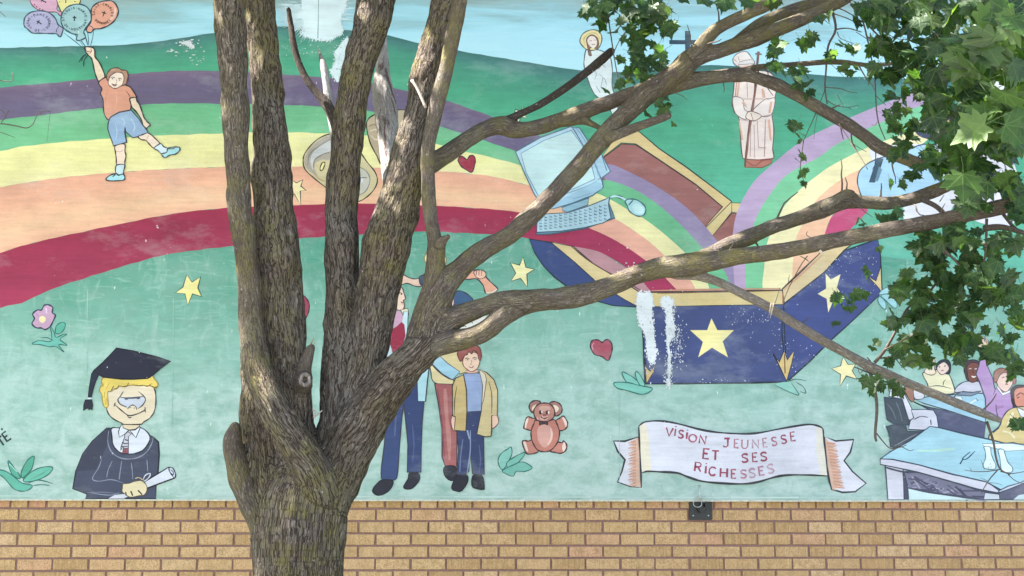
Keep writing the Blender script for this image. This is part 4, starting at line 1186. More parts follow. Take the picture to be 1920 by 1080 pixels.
m.fill('mother_hand', '#c98f80', "20 580 40 540 80 450 100 440 100 490 60 570 20 600", True, '#5a3a3a', 1.3)
m.fill('jacket', '#b4d8e6', "130 380 300 130 400 130 415 150 400 280 388 405 335 405 300 300 230 405", False, True, 1.5)
m.fill('trouser_leg', '#3c4a78', "100 440 130 385 230 405 240 420 225 560 215 680 200 880 180 935 90 925 110 700 115 560", True, True, 1.5)
m.fill('trouser_leg', '#374573', "230 300 330 180 335 405 378 405 365 560 360 720 358 885 265 885 270 700 255 540 240 410", False, True, 1.5)
m.line("190 480 185 560 180 640", 3, '#5a6590'); m.line("300 560 310 700 300 820", 2.6, '#505c8a')
m.fill('shoe', '#2e2c3a', "30 1010 60 960 100 935 165 940 160 985 110 1030 60 1038", True, '#1c1a24', 1.4)
m.fill('shoe', '#2e2c3a', "240 980 270 930 280 890 340 890 345 940 300 990 260 998", True, '#1c1a24', 1.4)
m.build()
m = Motif('painted_child', 'painted red haired child in tan coat and blue jumper', tr=Z(690, 640, 3.6), ink='#3a3430', base=.0037)
m.fill('shoe', '#2b2936', "565 985 600 910 670 905 668 960 630 1010 590 1010", True, '#1c1a24', 1.4)
m.fill('shoe', '#2b2936', "700 960 710 905 770 905 785 990 770 1000 715 990", True, '#1c1a24', 1.4)
m.fill('jeans', '#38426c', "600 600 670 470 765 470 780 640 785 900 705 895 690 740 680 880 650 905 598 900 610 740", False, True, 1.5)
m.line("690 600 690 740 670 890", 2.2, '#8a93b8'); m.line("640 660 625 780 620 880", 2.2, '#6a759e'); m.line("750 700 760 800 750 890", 2.0, '#5a6590')
m.line("670 600 685 660", 2.4, '#9aa3c2')
m.fill('jumper', '#94a3cc', "645 220 700 210 760 215 775 300 765 470 670 475 665 330", False, True, 1.3)
m.fill('hand', '#eac0ae', "570 500 560 540 570 590 590 605 595 520", True, '#6a4a48', 1.2)
m.fill('hand', '#eac0ae', "870 500 880 550 840 590 830 560 835 505", True, '#6a4a48', 1.2)
m.fill('coat', '#c9ad78', "645 225 590 250 570 300 572 500 590 510 582 600 660 605 668 475 665 330", False, True, 1.5)
m.fill('coat', '#d3bd92', "755 190 800 210 850 260 875 330 872 500 835 500 835 600 830 640 790 645 735 625 765 470 780 300", False, True, 1.5)
m.fill('coat_lining', '#ded2c4', "750 190 790 220 800 260 780 400 768 440 775 300", False, '#6a5a4a', 1.0)
m.line("600 300 585 400 585 500", 1.2); m.line("815 270 835 360 835 490", 1.2); m.line("565 500 590 510", 1.4)
m.fill('neck', '#e2b5a2', "665 195 740 190 745 210 700 218 655 210", False, '#6a4a48', 1.0)
m.fill('face', '#edc9b6', "640 130 660 80 720 75 750 100 752 150 735 185 700 205 670 190 645 165", True, '#6a4a44', 1.2)
m.fill('hair', '#98524e', "605 70 640 40 700 22 750 40 765 90 758 130 745 110 735 75 710 65 700 85 680 70 670 90 655 95 640 120 625 135 610 110", True, '#5c2e30', 1.3)
m.line("655 120 670 112 685 120", 1.2, '#5a4444'); m.line("705 115 722 108 738 118", 1.2, '#5a4444'); m.dot(672, 124, 1.5, '#4a4a50', 1.1); m.dot(722, 122, 1.5, '#4a4a50', 1.1)
m.line("698 125 700 150 688 155", .9, '#a5786c'); m.line("680 170 698 178 715 168", 1.2, '#8a4a48')
m.build()

# class at tables, lower right
z = Z(1640, 620, 6.0)
m = Motif('painted_class', 'painted pupils raising hands round a dark table', tr=z, ink='#3c4658')
m.fill('table_side', '#585a78', "440 800 600 860 900 920 1250 1040 1230 1220 900 1140 700 1090 640 900", False, True, 1.6)
m.fill('table_top', '#a6cbe0', "440 770 620 740 900 720 1210 690 1250 780 1245 1030 1060 975 800 890 560 820", False, True, 1.4)
m.line("1040 840 1160 765", 3.0, '#5f8298'); m.line("1040 840 1160 765", 1.6, '#e9f0f4'); m.line("1140 760 1165 790", 2, '#5f8298')
m.fill('paper', '#e6edf2', "860 740 970 740 1000 800 960 860 900 870", False, '#7a8aa0', 1.0)
m.fill('yellow_pupil', '#e9dfbc', "540 490 580 460 620 430 700 440 780 480 840 500 900 660 880 710 720 710 560 690 600 620", True, True, 1.5)
m.fill('hand', '#f0ddc8', "560 470 590 410 630 350 660 300 680 350 670 420 690 470 640 500", True, '#6a5a58', 1.2)
m.fill('dark_hair', '#2c3440', "690 380 740 330 820 320 860 380 850 480 800 490 700 440", True)
m.fill('face', '#ebd0c8', "700 420 740 370 790 355 835 410 820 460 760 495 720 470", True, '#5a4a50', 1.2)
m.line("720 410 740 405", 1.2, '#4a4048'); m.line("780 400 800 395", 1.2, '#4a4048'); m.line("745 450 775 445", 1.4, '#a04a5a')
m.line("770 620 775 580 800 550", 1.1); m.line("600 630 720 620 860 650", 1.1)
m.fill('lavender_pupil', '#c7c3d4', "905 660 960 600 1040 570 1180 575 1220 640 1230 700 1120 700 1060 690 920 700", True, True, 1.5)
m.fill('folder', '#7f8aa0', "910 700 1000 685 1090 695 1200 680 1140 715 1080 735 930 725", False, True, 1.4)
m.fill('dark_hair', '#4a4048', "1005 440 1010 370 1060 335 1140 330 1180 370 1190 480 1060 560 1020 500", True, '#2c2830', 1.3)
m.fill('face', '#7c4c44', "1040 400 1090 360 1160 370 1180 440 1170 540 1120 580 1070 570 1045 500", True, '#3c2426', 1.2)
m.line("1060 430 1090 425", 1.4, '#d8c8c4'); m.line("1125 430 1150 428", 1.4, '#d8c8c4'); m.line("1090 510 1115 522 1140 512", 2.4, '#eee4e0'); m.line("1100 450 1110 480", 1.0, '#5c3430')
m.fill('raised_sleeve', '#b48fc0', "1200 270 1260 290 1270 400 1330 540 1350 650 1380 640 1440 720 1530 690 1560 860 1480 960 1400 1010 1250 920 1245 760 1180 580 1140 490 1170 400", False, True, 1.6)
m.fill('raised_hand', '#ecc8b6', "1140 120 1170 140 1165 80 1195 75 1205 130 1210 60 1230 65 1240 130 1255 70 1275 110 1290 180 1275 240 1265 285 1215 265 1190 200 1150 160", False, True, 1.2)
m.line("1365 830 1370 900 1390 980", 1.4); m.line("1335 720 1360 650", 1.4); m.line("1370 870 1450 850", 5, '#a87aae')
m.fill('collar', '#e9e4ea', "1370 640 1440 730 1540 690 1520 670 1440 700 1390 620", False, '#6a6070', 1.0)
m.fill('face', '#ecc7bb', "1370 560 1400 490 1460 460 1540 490 1560 560 1530 640 1470 690 1400 640", True, '#6a4a50', 1.2)
m.fill('brown_hair', '#a5776a', "1340 520 1350 460 1420 420 1520 450 1580 500 1590 580 1560 600 1540 500 1470 470 1410 500 1375 570 1350 580", True, '#6a4644', 1.2)
m.line("1430 530 1460 520", 1.2, '#5a4a50'); m.line("1500 530 1530 535", 1.2, '#5a4a50'); m.line("1470 600 1500 605", 1.6, '#a85a64')
m.fill('dark_hair', '#3c3438', "1530 700 1550 640 1620 610 1720 630 1720 700 1600 760 1590 860 1550 820", True, '#2c2428', 1.2)
m.fill('face', '#d98f7c', "1570 680 1640 640 1730 660 1730 900 1640 880 1580 820", True, '#6a3a38', 1.2)
m.line("1590 740 1640 700 1680 720", 1.6, '#7a3a3a'); m.line("1600 760 1630 745", 1.2, '#4a2a2a')
m.fill('ochre_pupil', '#dcc48e', "1400 1080 1440 980 1500 900 1600 860 1740 900 1740 1300 1560 1260 1380 1280 1290 1240 1300 1160", True, True, 1.6)
m.fill('white_shirt', '#e6e4ea', "1600 870 1650 880 1740 930 1740 1020 1640 960", False, True, 1.1)
m.line("1560 920 1520 1000 1500 1100", 5, '#ece0bc'); m.line("1440 1130 1520 1150 1580 1210", 3.2, '#ece0bc'); m.line("1330 1150 1400 1090", 1.4)
m.fill('chair_back', '#4a525e', "110 745 180 760 300 765 340 880 385 1010 380 1060 300 1060 200 1040 140 1000 120 870", False, True, 1.8)
m.fill('chair_seat', '#4a525e', "130 1080 200 1060 350 1060 370 1130 540 1130 400 1240 260 1310 180 1310 160 1150", False, True, 1.6)
m.line("140 820 200 900 240 1000", 1.8, '#6a727c'); m.line("240 800 280 900 310 1020", 1.8, '#6a727c'); m.line("220 1300 380 1210 480 1160", 1.4, '#8a8a94')
m.fill('white_pupil', '#e2dfeb', "160 740 180 640 300 620 340 720 420 880 440 980 430 1010 380 1000 310 770", False, True, 1.5)
m.fill('hair', '#a87a6a', "330 640 400 620 440 660 445 770 420 800 380 760 350 700", True, '#5a3a38', 1.2)
m.fill('sleeve', '#e0dde8', "440 650 520 680 560 740 520 770 450 760", True, True, 1.0)
m.fill('trousers', '#d9d6e8', "400 1010 440 980 410 890 560 885 660 895 700 960 720 1100 540 1120 380 1110 390 1060", False, True, 1.6)
m.line("440 1000 520 965 600 975", 1.4); m.line("630 1000 635 1060", 1.3)
m.build()
z = Z(1640, 770, 6.0)
m = Motif('painted_table', 'pale blue painted table with tuning fork and vases', base=.0046, tr=z, ink='#3a4456')
m.fill('table_leg', '#d3cfdd', "120 600 320 640 330 1000 150 1000", False, True, 1.7)
m.fill('leg_shade', '#4c4c60', "310 680 370 690 385 1000 335 1000", False)
m.fill('apron', '#7c7890', "330 690 520 690 900 790 1250 900 1420 900 1420 1000 1240 1000 1000 970 700 930 380 870", False, True, 1.2)
for k in range(34):
    a = rk.uniform(360, 1150); m.line([(a, 700 + (a - 330) * .24 + rk.uniform(10, 150)), (a + rk.uniform(60, 200), 700 + (a - 200) * .24 + rk.uniform(10, 150))], rk.uniform(1.0, 3.4), rk.choice(['#5a566e', '#8e8aa2', '#a9a5ba', '#4c485e']))
m.fill('underneath', '#cfe2e6', "380 875 700 935 1000 975 1200 1000 390 1000", False)
m.line("130 640 330 690 520 690 900 800 1250 910 1400 930", 4.2, '#4c4c60')
m.line("380 870 700 930 1000 970 1240 1000", 4.0, '#4c4c60')
m.fill('table_leg', '#d3d6e2', "1240 920 1400 940 1405 1000 1230 1000", False, True, 1.4)
m.fill('side_apron', '#66647c', "1395 910 1520 880 1740 780 1740 1000 1410 1000", False, True, 1.4)
m.fill('underneath', '#cfe0e8', "1560 1000 1620 950 1740 930 1740 1000", False)
m.fill('table_edge', '#d5d0e0', "65 540 190 545 500 610 880 720 1250 790 1400 900 1380 925 1150 880 800 780 480 690 240 640 65 605", False, True, 1.8)
m.fill('table_edge', '#cdd0de', "1400 900 1520 820 1740 740 1740 790 1520 880 1395 925", False, True, 1.6)
m.fill('table_top', '#a8cfe0', "70 540 180 460 400 340 620 178 720 190 1000 260 1300 325 1450 365 1740 380 1740 760 1640 810 1500 850 1420 890 1250 800 880 715 500 610 200 545", False, True, 1.8)
m.line("480 450 650 450 900 430", 4, '#bfe3d8', taper=True)
m.fill('white_cloth', '#e6eef0', "1210 370 1560 370 1740 400 1740 440 1480 455 1380 430 1230 400", False, '#7a909c', 1.0)
m.fill('vase', '#e3edef', "1230 405 1300 410 1310 480 1340 560 1365 620 1340 660 1240 650 1220 610 1245 540 1245 460", True, '#55788a', 1.3)
m.fill('vase', '#e3edef', "1390 440 1450 440 1470 500 1500 580 1550 640 1540 690 1450 690 1420 640 1410 540", True, '#55788a', 1.3)
m.dot(1300, 600, 1.2, '#9ab0ba'); m.dot(1280, 640, 1.2, '#9ab0ba'); m.dot(1310, 632, 1.0, '#9ab0ba')
m.line("960 600 990 550", 2.2, '#2e4a66'); m.line("1075 465 1010 515 990 545 1040 540 1130 455", 2.0, '#2e4a66')
m.build()

# figures high on the right, seen through the leaves
m = Motif('painted_reader', 'painted figure in light blue holding a dark tablet, behind the leaves', ink='#3a4a66', base=.003)
m.fill('white_sleeve', '#e4e2ee', "1630 290 1660 275 1720 270 1800 290 1780 400 1700 420 1690 380", True)
m.fill('blue_shirt', '#a9cdea', "1615 317 1608 335 1610 352 1620 372 1650 378 1700 368 1750 350 1790 330 1790 290 1740 270 1690 285 1640 300", True, True, 1.6)
m.fill('tablet', '#3f5568', "1645 296 1656 298 1652 310 1640 342 1630 342", False, True, 1.4)
m.fill('tablet', '#6d8aa0', "1648 312 1654 318 1646 340 1640 340", False)
m.fill('dark_hair', '#4a4d68', "1712 236 1730 222 1750 214 1780 220 1790 250 1760 262 1725 256", True)
m.fill('face', '#e9b9a4', "1742 226 1790 228 1806 250 1780 266 1752 258", True, '#6a4a50', 1.2)
m.fill('white_shirt', '#e0dcea', "1760 262 1830 260 1900 300 1900 420 1800 400 1770 330", True)
m.fill('pale_page', '#ece9f2', "1836 150 1880 146 1890 170 1850 180", False)
m.build()

# ------------------------------------------------------------------ hook bracket under the banner
br = empty('wall_bracket', at(1313, 955, D_WALL))
props(br, 'small black steel plate with wire hook under the ribbon banner', 'bracket')
def bevel_box(name, cx, cy, cz, sx, sy, sz, mat, parent, bev=.003, rot=None):
    bm = bmesh.new()
    bmesh.ops.create_cube(bm, size=1)
    bmesh.ops.scale(bm, vec=(sx, sy, sz), verts=bm.verts)
    bmesh.ops.bevel(bm, geom=bm.edges[:], offset=bev, segments=2, affect='EDGES')
    if rot: bmesh.ops.rotate(bm, cent=(0, 0, 0), matrix=rot, verts=bm.verts)
    bmesh.ops.translate(bm, vec=(cx, cy, cz), verts=bm.verts)
    me = bpy.data.meshes.new(name); bm.to_mesh(me); bm.free()
    me.materials.append(mat)
    o = bpy.data.objects.new(name, me); COL.objects.link(o)
    o.parent = parent; o.matrix_parent_inverse = parent.matrix_basis.inverted()
    return o
def tube(name, pts, radii, mat, parent, seg=8, closed=False):
    pts = [Vector(p) for p in pts]
    n = len(pts)
    V, F = [], []
    up = None
    for i, p in enumerate(pts):
        t = (pts[(i + 1) % n] if (i < n - 1 or closed) else p) - (pts[i - 1] if (i or closed) else p)
        t.normalize()
        if up is None:
            up = t.orthogonal().normalized()
        else:
            up = (up - t * up.dot(t)).normalized()
        sd = t.cross(up)
        r = radii[i] if hasattr(radii, '__len__') else radii
        for k in range(seg):
            a = 6.28318 * k / seg
            V.append(p + (up * math.cos(a) + sd * math.sin(a)) * r)
    for i in range(n if closed else n - 1):
        b, c = i * seg, ((i + 1) % n) * seg
        for k in range(seg):
            q = (k + 1) % seg
            F.append((b + k, b + q, c + q, c + k))
    if not closed:
        F.append(tuple(range(seg))[::-1]); F.append(tuple(range((n - 1) * seg, n * seg)))
    return mesh_obj(name, V, F, mat, parent, True)
pl = [at(1291, 934, D_WALL), at(1335, 975, D_WALL)]
pc = (pl[0] + pl[1]) / 2
W_, H_ = pl[1].x - pl[0].x, pl[0].z - pl[1].z
bevel_box('plate', pc.x, D_WALL - .010, pc.z, W_, .008, H_, M_BLACK, br)
for sx in (-1, 1):
    p = Vector((pc.x + sx * W_ * .33, D_WALL - .0145, pc.z - H_ * .30))
    bm = bmesh.new(); bmesh.ops.create_uvsphere(bm, u_segments=10, v_segments=6, radius=.0048)
    bmesh.ops.scale(bm, vec=(1, .6, 1), verts=bm.verts); bmesh.ops.translate(bm, vec=p, verts=bm.verts)
    me = bpy.data.meshes.new('rivet'); bm.to_mesh(me); bm.free(); me.materials.append(M_ZINC)
    o = bpy.data.objects.new('rivet', me); COL.objects.link(o); o.parent = br; o.matrix_parent_inverse = br.matrix_basis.inverted()
hb = at(1313, 952, D_WALL)
bevel_box('camera_knuckle', hb.x, D_WALL - .030, hb.z - .008, .040, .034, .042, M_BLACK, br, .008)
bevel_box('lug', hb.x + .022, D_WALL - .040, hb.z + .012, .010, .05, .050, M_BLACK, br, .003)
ly = MURAL_Y - .022
loop = [at(1308 + 8.0 * math.cos(a), 944 + 7.0 * math.sin(a), ly) + Vector((0, -.004 * math.sin(2 * a), 0)) for a in np.linspace(0, 6.2832, 22)[:-1]]
tube('wire_loop', loop, .0027, M_ZINC, br, 8, True)
tube('wire_loop', [at(1319, 942, ly), at(1323, 940, ly), at(1324, 950, ly + .005), at(1320, 955, ly + .01)], .0024, M_ZINC, br)
tube('eye_hook', [at(1311, 911, MURAL_Y - .002), at(1312, 911, MURAL_Y - .018), at(1312.5, 916, MURAL_Y - .022), at(1311, 924, MURAL_Y - .022), at(1313, 932, MURAL_Y - .022), at(1314, 938, MURAL_Y - .022)], [.0035, .0035, .0045, .003, .0045, .0035], M_ZINC, br)
tube('cross_wire', [at(1302, 932, ly), at(1310, 933, ly - .004), at(1320, 931, ly - .002), at(1325, 932, ly)], .0018, M_ZINC, br)
# ------------------------------------------------------------------ the tree
TY = 5.40
tree = empty('maple_tree', (at(562, 1080, TY).x, TY, 0))
props(tree, 'old many stemmed maple tree with furrowed bark standing before the mural', 'tree')

LIMBS = []
def limb(part, pts, mat=None, sub=6):
    """pts: photo x, y, half width in photo px, depth"""
    P = []
    for x, y, hw, d in pts:
        p = at(x, y, d)
        P.append((*p, hw * pix_m(x, y, d)))
    out = []
    n = len(P)
    for i in range(n - 1):
        p1, p2 = P[i], P[i + 1]
        p0 = P[i - 1] if i else tuple(2 * a - b for a, b in zip(p1, p2))
        p3 = P[i + 2] if i + 2 < n else tuple(2 * b - a for a, b in zip(p1, p2))
        for s in range(sub):
            t = s / sub
            out.append([.5 * (2 * b + (c - a) * t + (2 * a - 5 * b + 4 * c - d) * t * t + (3 * b - a - 3 * c + d) * t ** 3) for a, b, c, d in zip(p0, p1, p2, p3)])
    out.append(list(P[-1]))
    a = np.array(out)
    a[:, 3] = np.maximum(a[:, 3], .003)
    LIMBS.append(dict(part=part, P=a[:, :3], r=a[:, 3], mat=mat))

# stems; each row: x, y, half width, depth
limb('trunk', [(562, 1775, 150, 5.42), (560, 1600, 112, 5.42), (560, 1300, 92, 5.42), (562, 1090, 84, 5.42), (564, 1010, 86, 5.42), (572, 940, 80, 5.42), (585, 890, 60, 5.42)])
limb('trunk', [(548, 1060, 58, 5.40), (520, 985, 44, 5.43), (500, 905, 47, 5.44), (491, 805, 41, 5.45), (484, 710, 34, 5.43), (474, 620, 25, 5.38)])
limb('stem', [(425, -420, 24, 5.1), (428, -180, 30, 5.22), (429, 0, 30, 5.28), (433, 65, 29, 5.29), (438, 130, 27, 5.30), (444, 270, 24, 5.31), (450, 400, 23, 5.31), (460, 470, 21, 5.31), (466, 540, 20, 5.31), (472, 620, 23, 5.31), (486, 700, 29, 5.27), (516, 770, 33, 5.22), (554, 828, 33, 5.22), (586, 885, 33, 5.26), (604, 950, 36, 5.36)])
limb('stem', [(470, -420, 22, 5.6), (478, -180, 26, 5.52), (486, 0, 28, 5.48), (496, 100, 29, 5.47), (502, 200, 31, 5.46), (507, 270, 33, 5.45), (514, 400, 39, 5.44), (524, 540, 44, 5.43), (532, 640, 42, 5.42), (538, 720, 46, 5.42), (545, 800, 44, 5.42), (556, 880, 46, 5.42), (566, 960, 56, 5.42)])
limb('stem', [(800, -420, 24, 5.75), (752, -180, 31, 5.62), (705, 0, 36, 5.52), (692, 60, 33, 5.50), (670, 130, 29, 5.50), (659, 200, 28, 5.50), (651, 270, 30, 5.50), (641, 400, 30, 5.50), (642, 540, 33, 5.48), (643, 640, 36, 5.46), (640, 740, 40, 5.44), (634, 830, 42, 5.42), (615, 910, 50, 5.42)])
limb('stem', [(905, -420, 20, 5.3), (870, -180, 26, 5.36), (836, 0, 27, 5.40), (822, 65, 29, 5.40), (805, 130, 31, 5.40), (792, 200, 31, 5.40), (771, 280, 33, 5.40), (755, 350, 37, 5.40), (744, 400, 41, 5.40), (724, 470, 45, 5.40), (709, 540, 40, 5.40), (700, 600, 38, 5.40), (690, 670, 35, 5.40), (676, 745, 38, 5.40), (655, 830, 44, 5.40), (630, 900, 46, 5.42)])
limb('stem', [(900, -420, 10, 5.05), (878, -180, 14, 5.15), (861, 0, 16, 5.22), (849, 65, 15, 5.24), (837, 130, 14, 5.26), (818, 200, 14, 5.28), (804, 270, 13.5, 5.29), (803, 340, 13, 5.29), (806, 400, 13, 5.29), (815, 450, 14, 5.28), (818, 478, 17, 5.28), (810, 530, 16, 5.28), (800, 565, 17, 5.29), (790, 610, 22, 5.32), (782, 655, 26, 5.36)])
limb('stem', [(815, 470, 10, 5.27), (830, 452, 8, 5.25), (841, 443, 5, 5.23)])                # knuckle of the thin stem
# big right limb and what it carries
limb('branch', [(590, 985, 52, 5.40), (618, 915, 46, 5.38), (652, 845, 43, 5.36), (698, 768, 42, 5.34), (745, 705, 36, 5.32), (788, 660, 33, 5.30), (810, 636, 29, 5.30)])
limb('branch', [(788, 660, 28, 5.30), (806, 615, 28, 5.29), (820, 570, 25, 5.28), (838, 532, 23, 5.28), (870, 497, 20, 5.29), (910, 464, 17.5, 5.30), (960, 437, 17, 5.31), (1000, 400, 17.5, 5.32), (1060, 340, 18, 5.34), (1110, 283, 17, 5.36), (1145, 242, 17, 5.37), (1183, 204, 18, 5.38), (1215, 175, 20, 5.39), (1247, 150, 18, 5.40), (1273, 131, 18, 5.40), (1297, 111, 17, 5.40), (1345, 97, 14, 5.38), (1385, 82, 15, 5.36), (1440, 63, 14, 5.33), (1502, 37, 13, 5.28), (1552, 14, 12, 5.24), (1610, -20, 11, 5.18), (1760, -130, 8, 5.0)])
limb('branch', [(1285, 122, 15, 5.40), (1308, 94, 13, 5.38), (1330, 66, 12.5, 5.36), (1360, 45, 12, 5.34), (1410, 22, 12, 5.30), (1450, 0, 12, 5.26), (1560, -90, 9, 5.1)])
limb('branch', [(1350, 96, 8, 5.42), (1376, 78, 7, 5.45), (1410, 52, 9, 5.46), (1440, 36, 10, 5.46), (1490, 17, 11, 5.46), (1545, -2, 11, 5.46), (1660, -60, 8, 5.4)])
limb('branch', [(1185, 200, 10, 5.42), (1215, 182, 14, 5.43), (1250, 165, 14, 5.44), (1300, 151, 14, 5.45), (1340, 144, 12.5, 5.44), (1390, 141, 12, 5.42), (1440, 153, 12, 5.38), (1490, 176, 12, 5.34), (1540, 205, 12, 5.30), (1590, 233, 12, 5.26), (1625, 257, 12, 5.22), (1650, 276, 12, 5.18), (1690, 294, 12, 5.14), (1727, 306, 11, 5.10), (1770, 300, 9, 5.0), (1850, 270, 6, 4.9)])
limb('branch', [(1385, 140, 8, 5.44), (1412, 128, 6.5, 5.43), (1440, 124, 6, 5.41), (1490, 121, 5.5, 5.38), (1565, 116, 5.5, 5.33), (1627, 122, 5, 5.28), (1665, 120, 4.5, 5.25), (1740, 115, 4, 5.2)])
limb('branch', [(790, 318, 20, 5.42), (817, 302, 19, 5.46), (855, 277, 17, 5.50), (900, 248, 16.5, 5.53), (935, 236, 16, 5.55), (965, 244, 15, 5.56), (1010, 239, 15, 5.56), (1060, 221, 14.5, 5.54), (1110, 203, 14.5, 5.51), (1160, 186, 14, 5.47), (1205, 170, 14, 5.43)])
limb('branch', [(1065, 228, 7, 5.54), (1090, 226, 8, 5.52), (1108, 232, 6.5, 5.50), (1128, 241, 4.5, 5.47)])
limb('branch', [(800, 655, 18, 5.28), (848, 641, 19, 5.25), (880, 634, 19, 5.22), (910, 620, 19, 5.20), (938, 598, 19, 5.19), (968, 575, 20, 5.19)])
limb('branch', [(808, 622, 24, 5.29), (850, 598, 20, 5.27), (900, 577, 17.5, 5.24), (935, 566, 19, 5.21), (965, 566, 23, 5.19), (1005, 563, 21, 5.18), (1050, 559, 20, 5.16), (1100, 551, 20, 5.15), (1150, 533, 20, 5.13), (1200, 513, 20, 5.11), (1250, 501, 19, 5.09), (1300, 494, 19, 5.06), (1350, 487, 17, 5.03), (1395, 480, 15.5, 5.00), (1440, 475, 15, 4.97), (1540, 456, 14.5, 4.90), (1640, 436, 14.5, 4.83), (1740, 417, 14, 4.76), (1840, 397, 14, 4.69), (1935, 372, 13.5, 4.62), (2080, 330, 11, 4.5)])
limb('branch', [(1270, 500, 12, 5.08), (1310, 487, 15, 5.07), (1360, 463, 15, 5.09), (1400, 446, 14.5, 5.10), (1440, 429, 14, 5.12), (1500, 408, 13.5, 5.12), (1545, 391, 14, 5.12), (1585, 378, 14.5, 5.12), (1615, 379, 12.5, 5.11), (1660, 381, 12.5, 5.10), (1700, 375, 12.5, 5.08), (1740, 363, 12.5, 5.05), (1780, 346, 12, 5.0), (1850, 312, 9, 4.9)])
limb('branch', [(1540, 392, 10, 5.11), (1565, 376, 9, 5.10), (1584, 363, 8, 5.09), (1597, 362, 6, 5.09)])
limb('branch', [(1272, 512, 10, 5.09), (1310, 517, 9.5, 5.12), (1350, 530, 9, 5.15), (1400, 555, 9, 5.18), (1445, 578, 9.5, 5.21), (1490, 607, 9.5, 5.24), (1540, 637, 9.5, 5.26), (1600, 670, 9, 5.29), (1640, 692, 10, 5.30), (1700, 717, 8.5, 5.32), (1780, 750, 8.5, 5.35), (1830, 770, 8.5, 5.37), (1874, 787, 6, 5.38)], 'dead')
# dead wood
limb('dead_stem', [(716, 30, 7, 5.82), (718, 75, 8, 5.80), (717, 130, 14, 5.78), (717, 165, 20, 5.76), (722, 200, 22, 5.74), (727, 250, 20, 5.70), (728, 290, 15, 5.66), (728, 330, 12, 5.60), (735, 400, 12, 5.5)], 'peel')
limb('dead_branch', [(541, 17, 4.5, 5.60), (545, 45, 5.5, 5.60), (551, 85, 6.5, 5.59), (561, 120, 6.5, 5.58), (577, 152, 7, 5.57), (600, 182, 7.5, 5.56), (622, 212, 8, 5.54), (640, 250, 10, 5.52)], 'dark')
limb('dead_branch', [(597, 93, 2, 5.60), (602, 108, 4.5, 5.60), (607, 125, 7.5, 5.59), (613, 165, 8, 5.58), (622, 215, 8, 5.57), (628, 260, 8, 5.55), (634, 310, 9, 5.52)], 'peel')
limb('dead_branch', [(1146, 96, 8, 5.66), (1122, 117, 9, 5.65), (1090, 143, 8, 5.63), (1050, 172, 7.5, 5.61), (1010, 197, 7, 5.59), (970, 216, 7, 5.57), (935, 236, 9, 5.55)], 'dark')
limb('dead_branch', [(1130, 264, 8, 5.35), (1165, 250, 9, 5.32), (1200, 236, 8.5, 5.30), (1235, 224, 8, 5.28), (1254, 217, 6.5, 5.27)])
limb('dead_branch', [(441, 800, 10, 5.36), (437, 832, 18, 5.36), (445, 880, 19, 5.36), (459, 928, 18, 5.37), (475, 972, 14, 5.39), (494, 1015, 12, 5.42)])
limb('dead_branch', [(566, 720, 16, 5.37), (572, 690, 13, 5.35), (578, 665, 11, 5.34), (584, 652, 8, 5.34)])
limb('knot', [(566, 718, 17, 5.36), (571, 713, 16, 5.31)])

# each limb as a capped tube -> one voxel skin
def limb_frames(P):
    n = len(P)
    T = np.gradient(P, axis=0)
    T /= np.linalg.norm(T, axis=1)[:, None] + 1e-9
    N = np.zeros_like(P); B = np.zeros_like(P)
    u = np.cross(T[0], [0.0, 1.0, 0.13]); u /= np.linalg.norm(u)
    for i in range(n):
        u = u - T[i] * u.dot(T[i]); u /= np.linalg.norm(u)
        N[i] = u; B[i] = np.cross(T[i], u)
    s = np.concatenate([[0], np.cumsum(np.linalg.norm(np.diff(P, axis=0), axis=1))])
    return T, N, B, s

V0, F0 = [], []
for L in LIMBS:
    P, r = L['P'], L['r']
    T, N, B, s = limb_frames(P)
    L.update(T=T, N=N, B=B, s=s)
    seg = 18
    base = len(V0)
    rings = [(P[0] - T[0] * r[0] * .6, r[0] * .55, 0)] + [(P[i], r[i], i) for i in range(len(P))] + [(P[-1] + T[-1] * r[-1] * .6, r[-1] * .55, len(P) - 1)]
    for c, rr, i in rings:
        for k in range(seg):
            a = 6.28318 * k / seg
            V0.append(c + (N[i] * math.cos(a) + B[i] * math.sin(a)) * rr)
    m_ = len(rings)
    for i in range(m_ - 1):
        for k in range(seg):
            q = (k + 1) % seg
            F0.append((base + i * seg + k, base + i * seg + q, base + (i + 1) * seg + q, base + (i + 1) * seg + k))
    F0.append(tuple(base + k for k in range(seg))[::-1]); F0.append(tuple(base + (m_ - 1) * seg + k for k in range(seg)))
me = bpy.data.meshes.new('skin'); me.from_pydata([tuple(v) for v in V0], [], F0); me.update()
tmp = bpy.data.objects.new('skin', me); COL.objects.link(tmp)
md = tmp.modifiers.new('remesh', 'REMESH'); md.mode = 'VOXEL'; md.voxel_size = 0.0062; md.adaptivity = 0
dg = bpy.context.evaluated_depsgraph_get()
ev = tmp.evaluated_get(dg); em = ev.to_mesh()
nv = len(em.vertices)
X = np.empty(nv * 3, np.float64); em.vertices.foreach_get('co', X); X = X.reshape(-1, 3)
nl = len(em.loops); li = np.empty(nl, np.int32); em.loops.foreach_get('vertex_index', li)
npg = len(em.polygons); ls = np.empty(npg, np.int32); lt = np.empty(npg, np.int32)
em.polygons.foreach_get('loop_start', ls); em.polygons.foreach_get('loop_total', lt)
assert (lt == 4).all()
Q = li.reshape(-1, 4).copy()
ev.to_mesh_clear()
bpy.data.objects.remove(tmp); bpy.data.meshes.remove(me)
print('skin verts', nv)

def vnormals(X):
    a, b, c, d = (X[Q[:, i]] for i in range(4))
    fn = np.cross(c - a, d - b)
    N = np.zeros_like(X)
    for i in range(4):
        for k in range(3):
            N[:, k] += np.bincount(Q[:, i], fn[:, k], minlength=len(X))
    return N / (np.linalg.norm(N, axis=1)[:, None] + 1e-12)

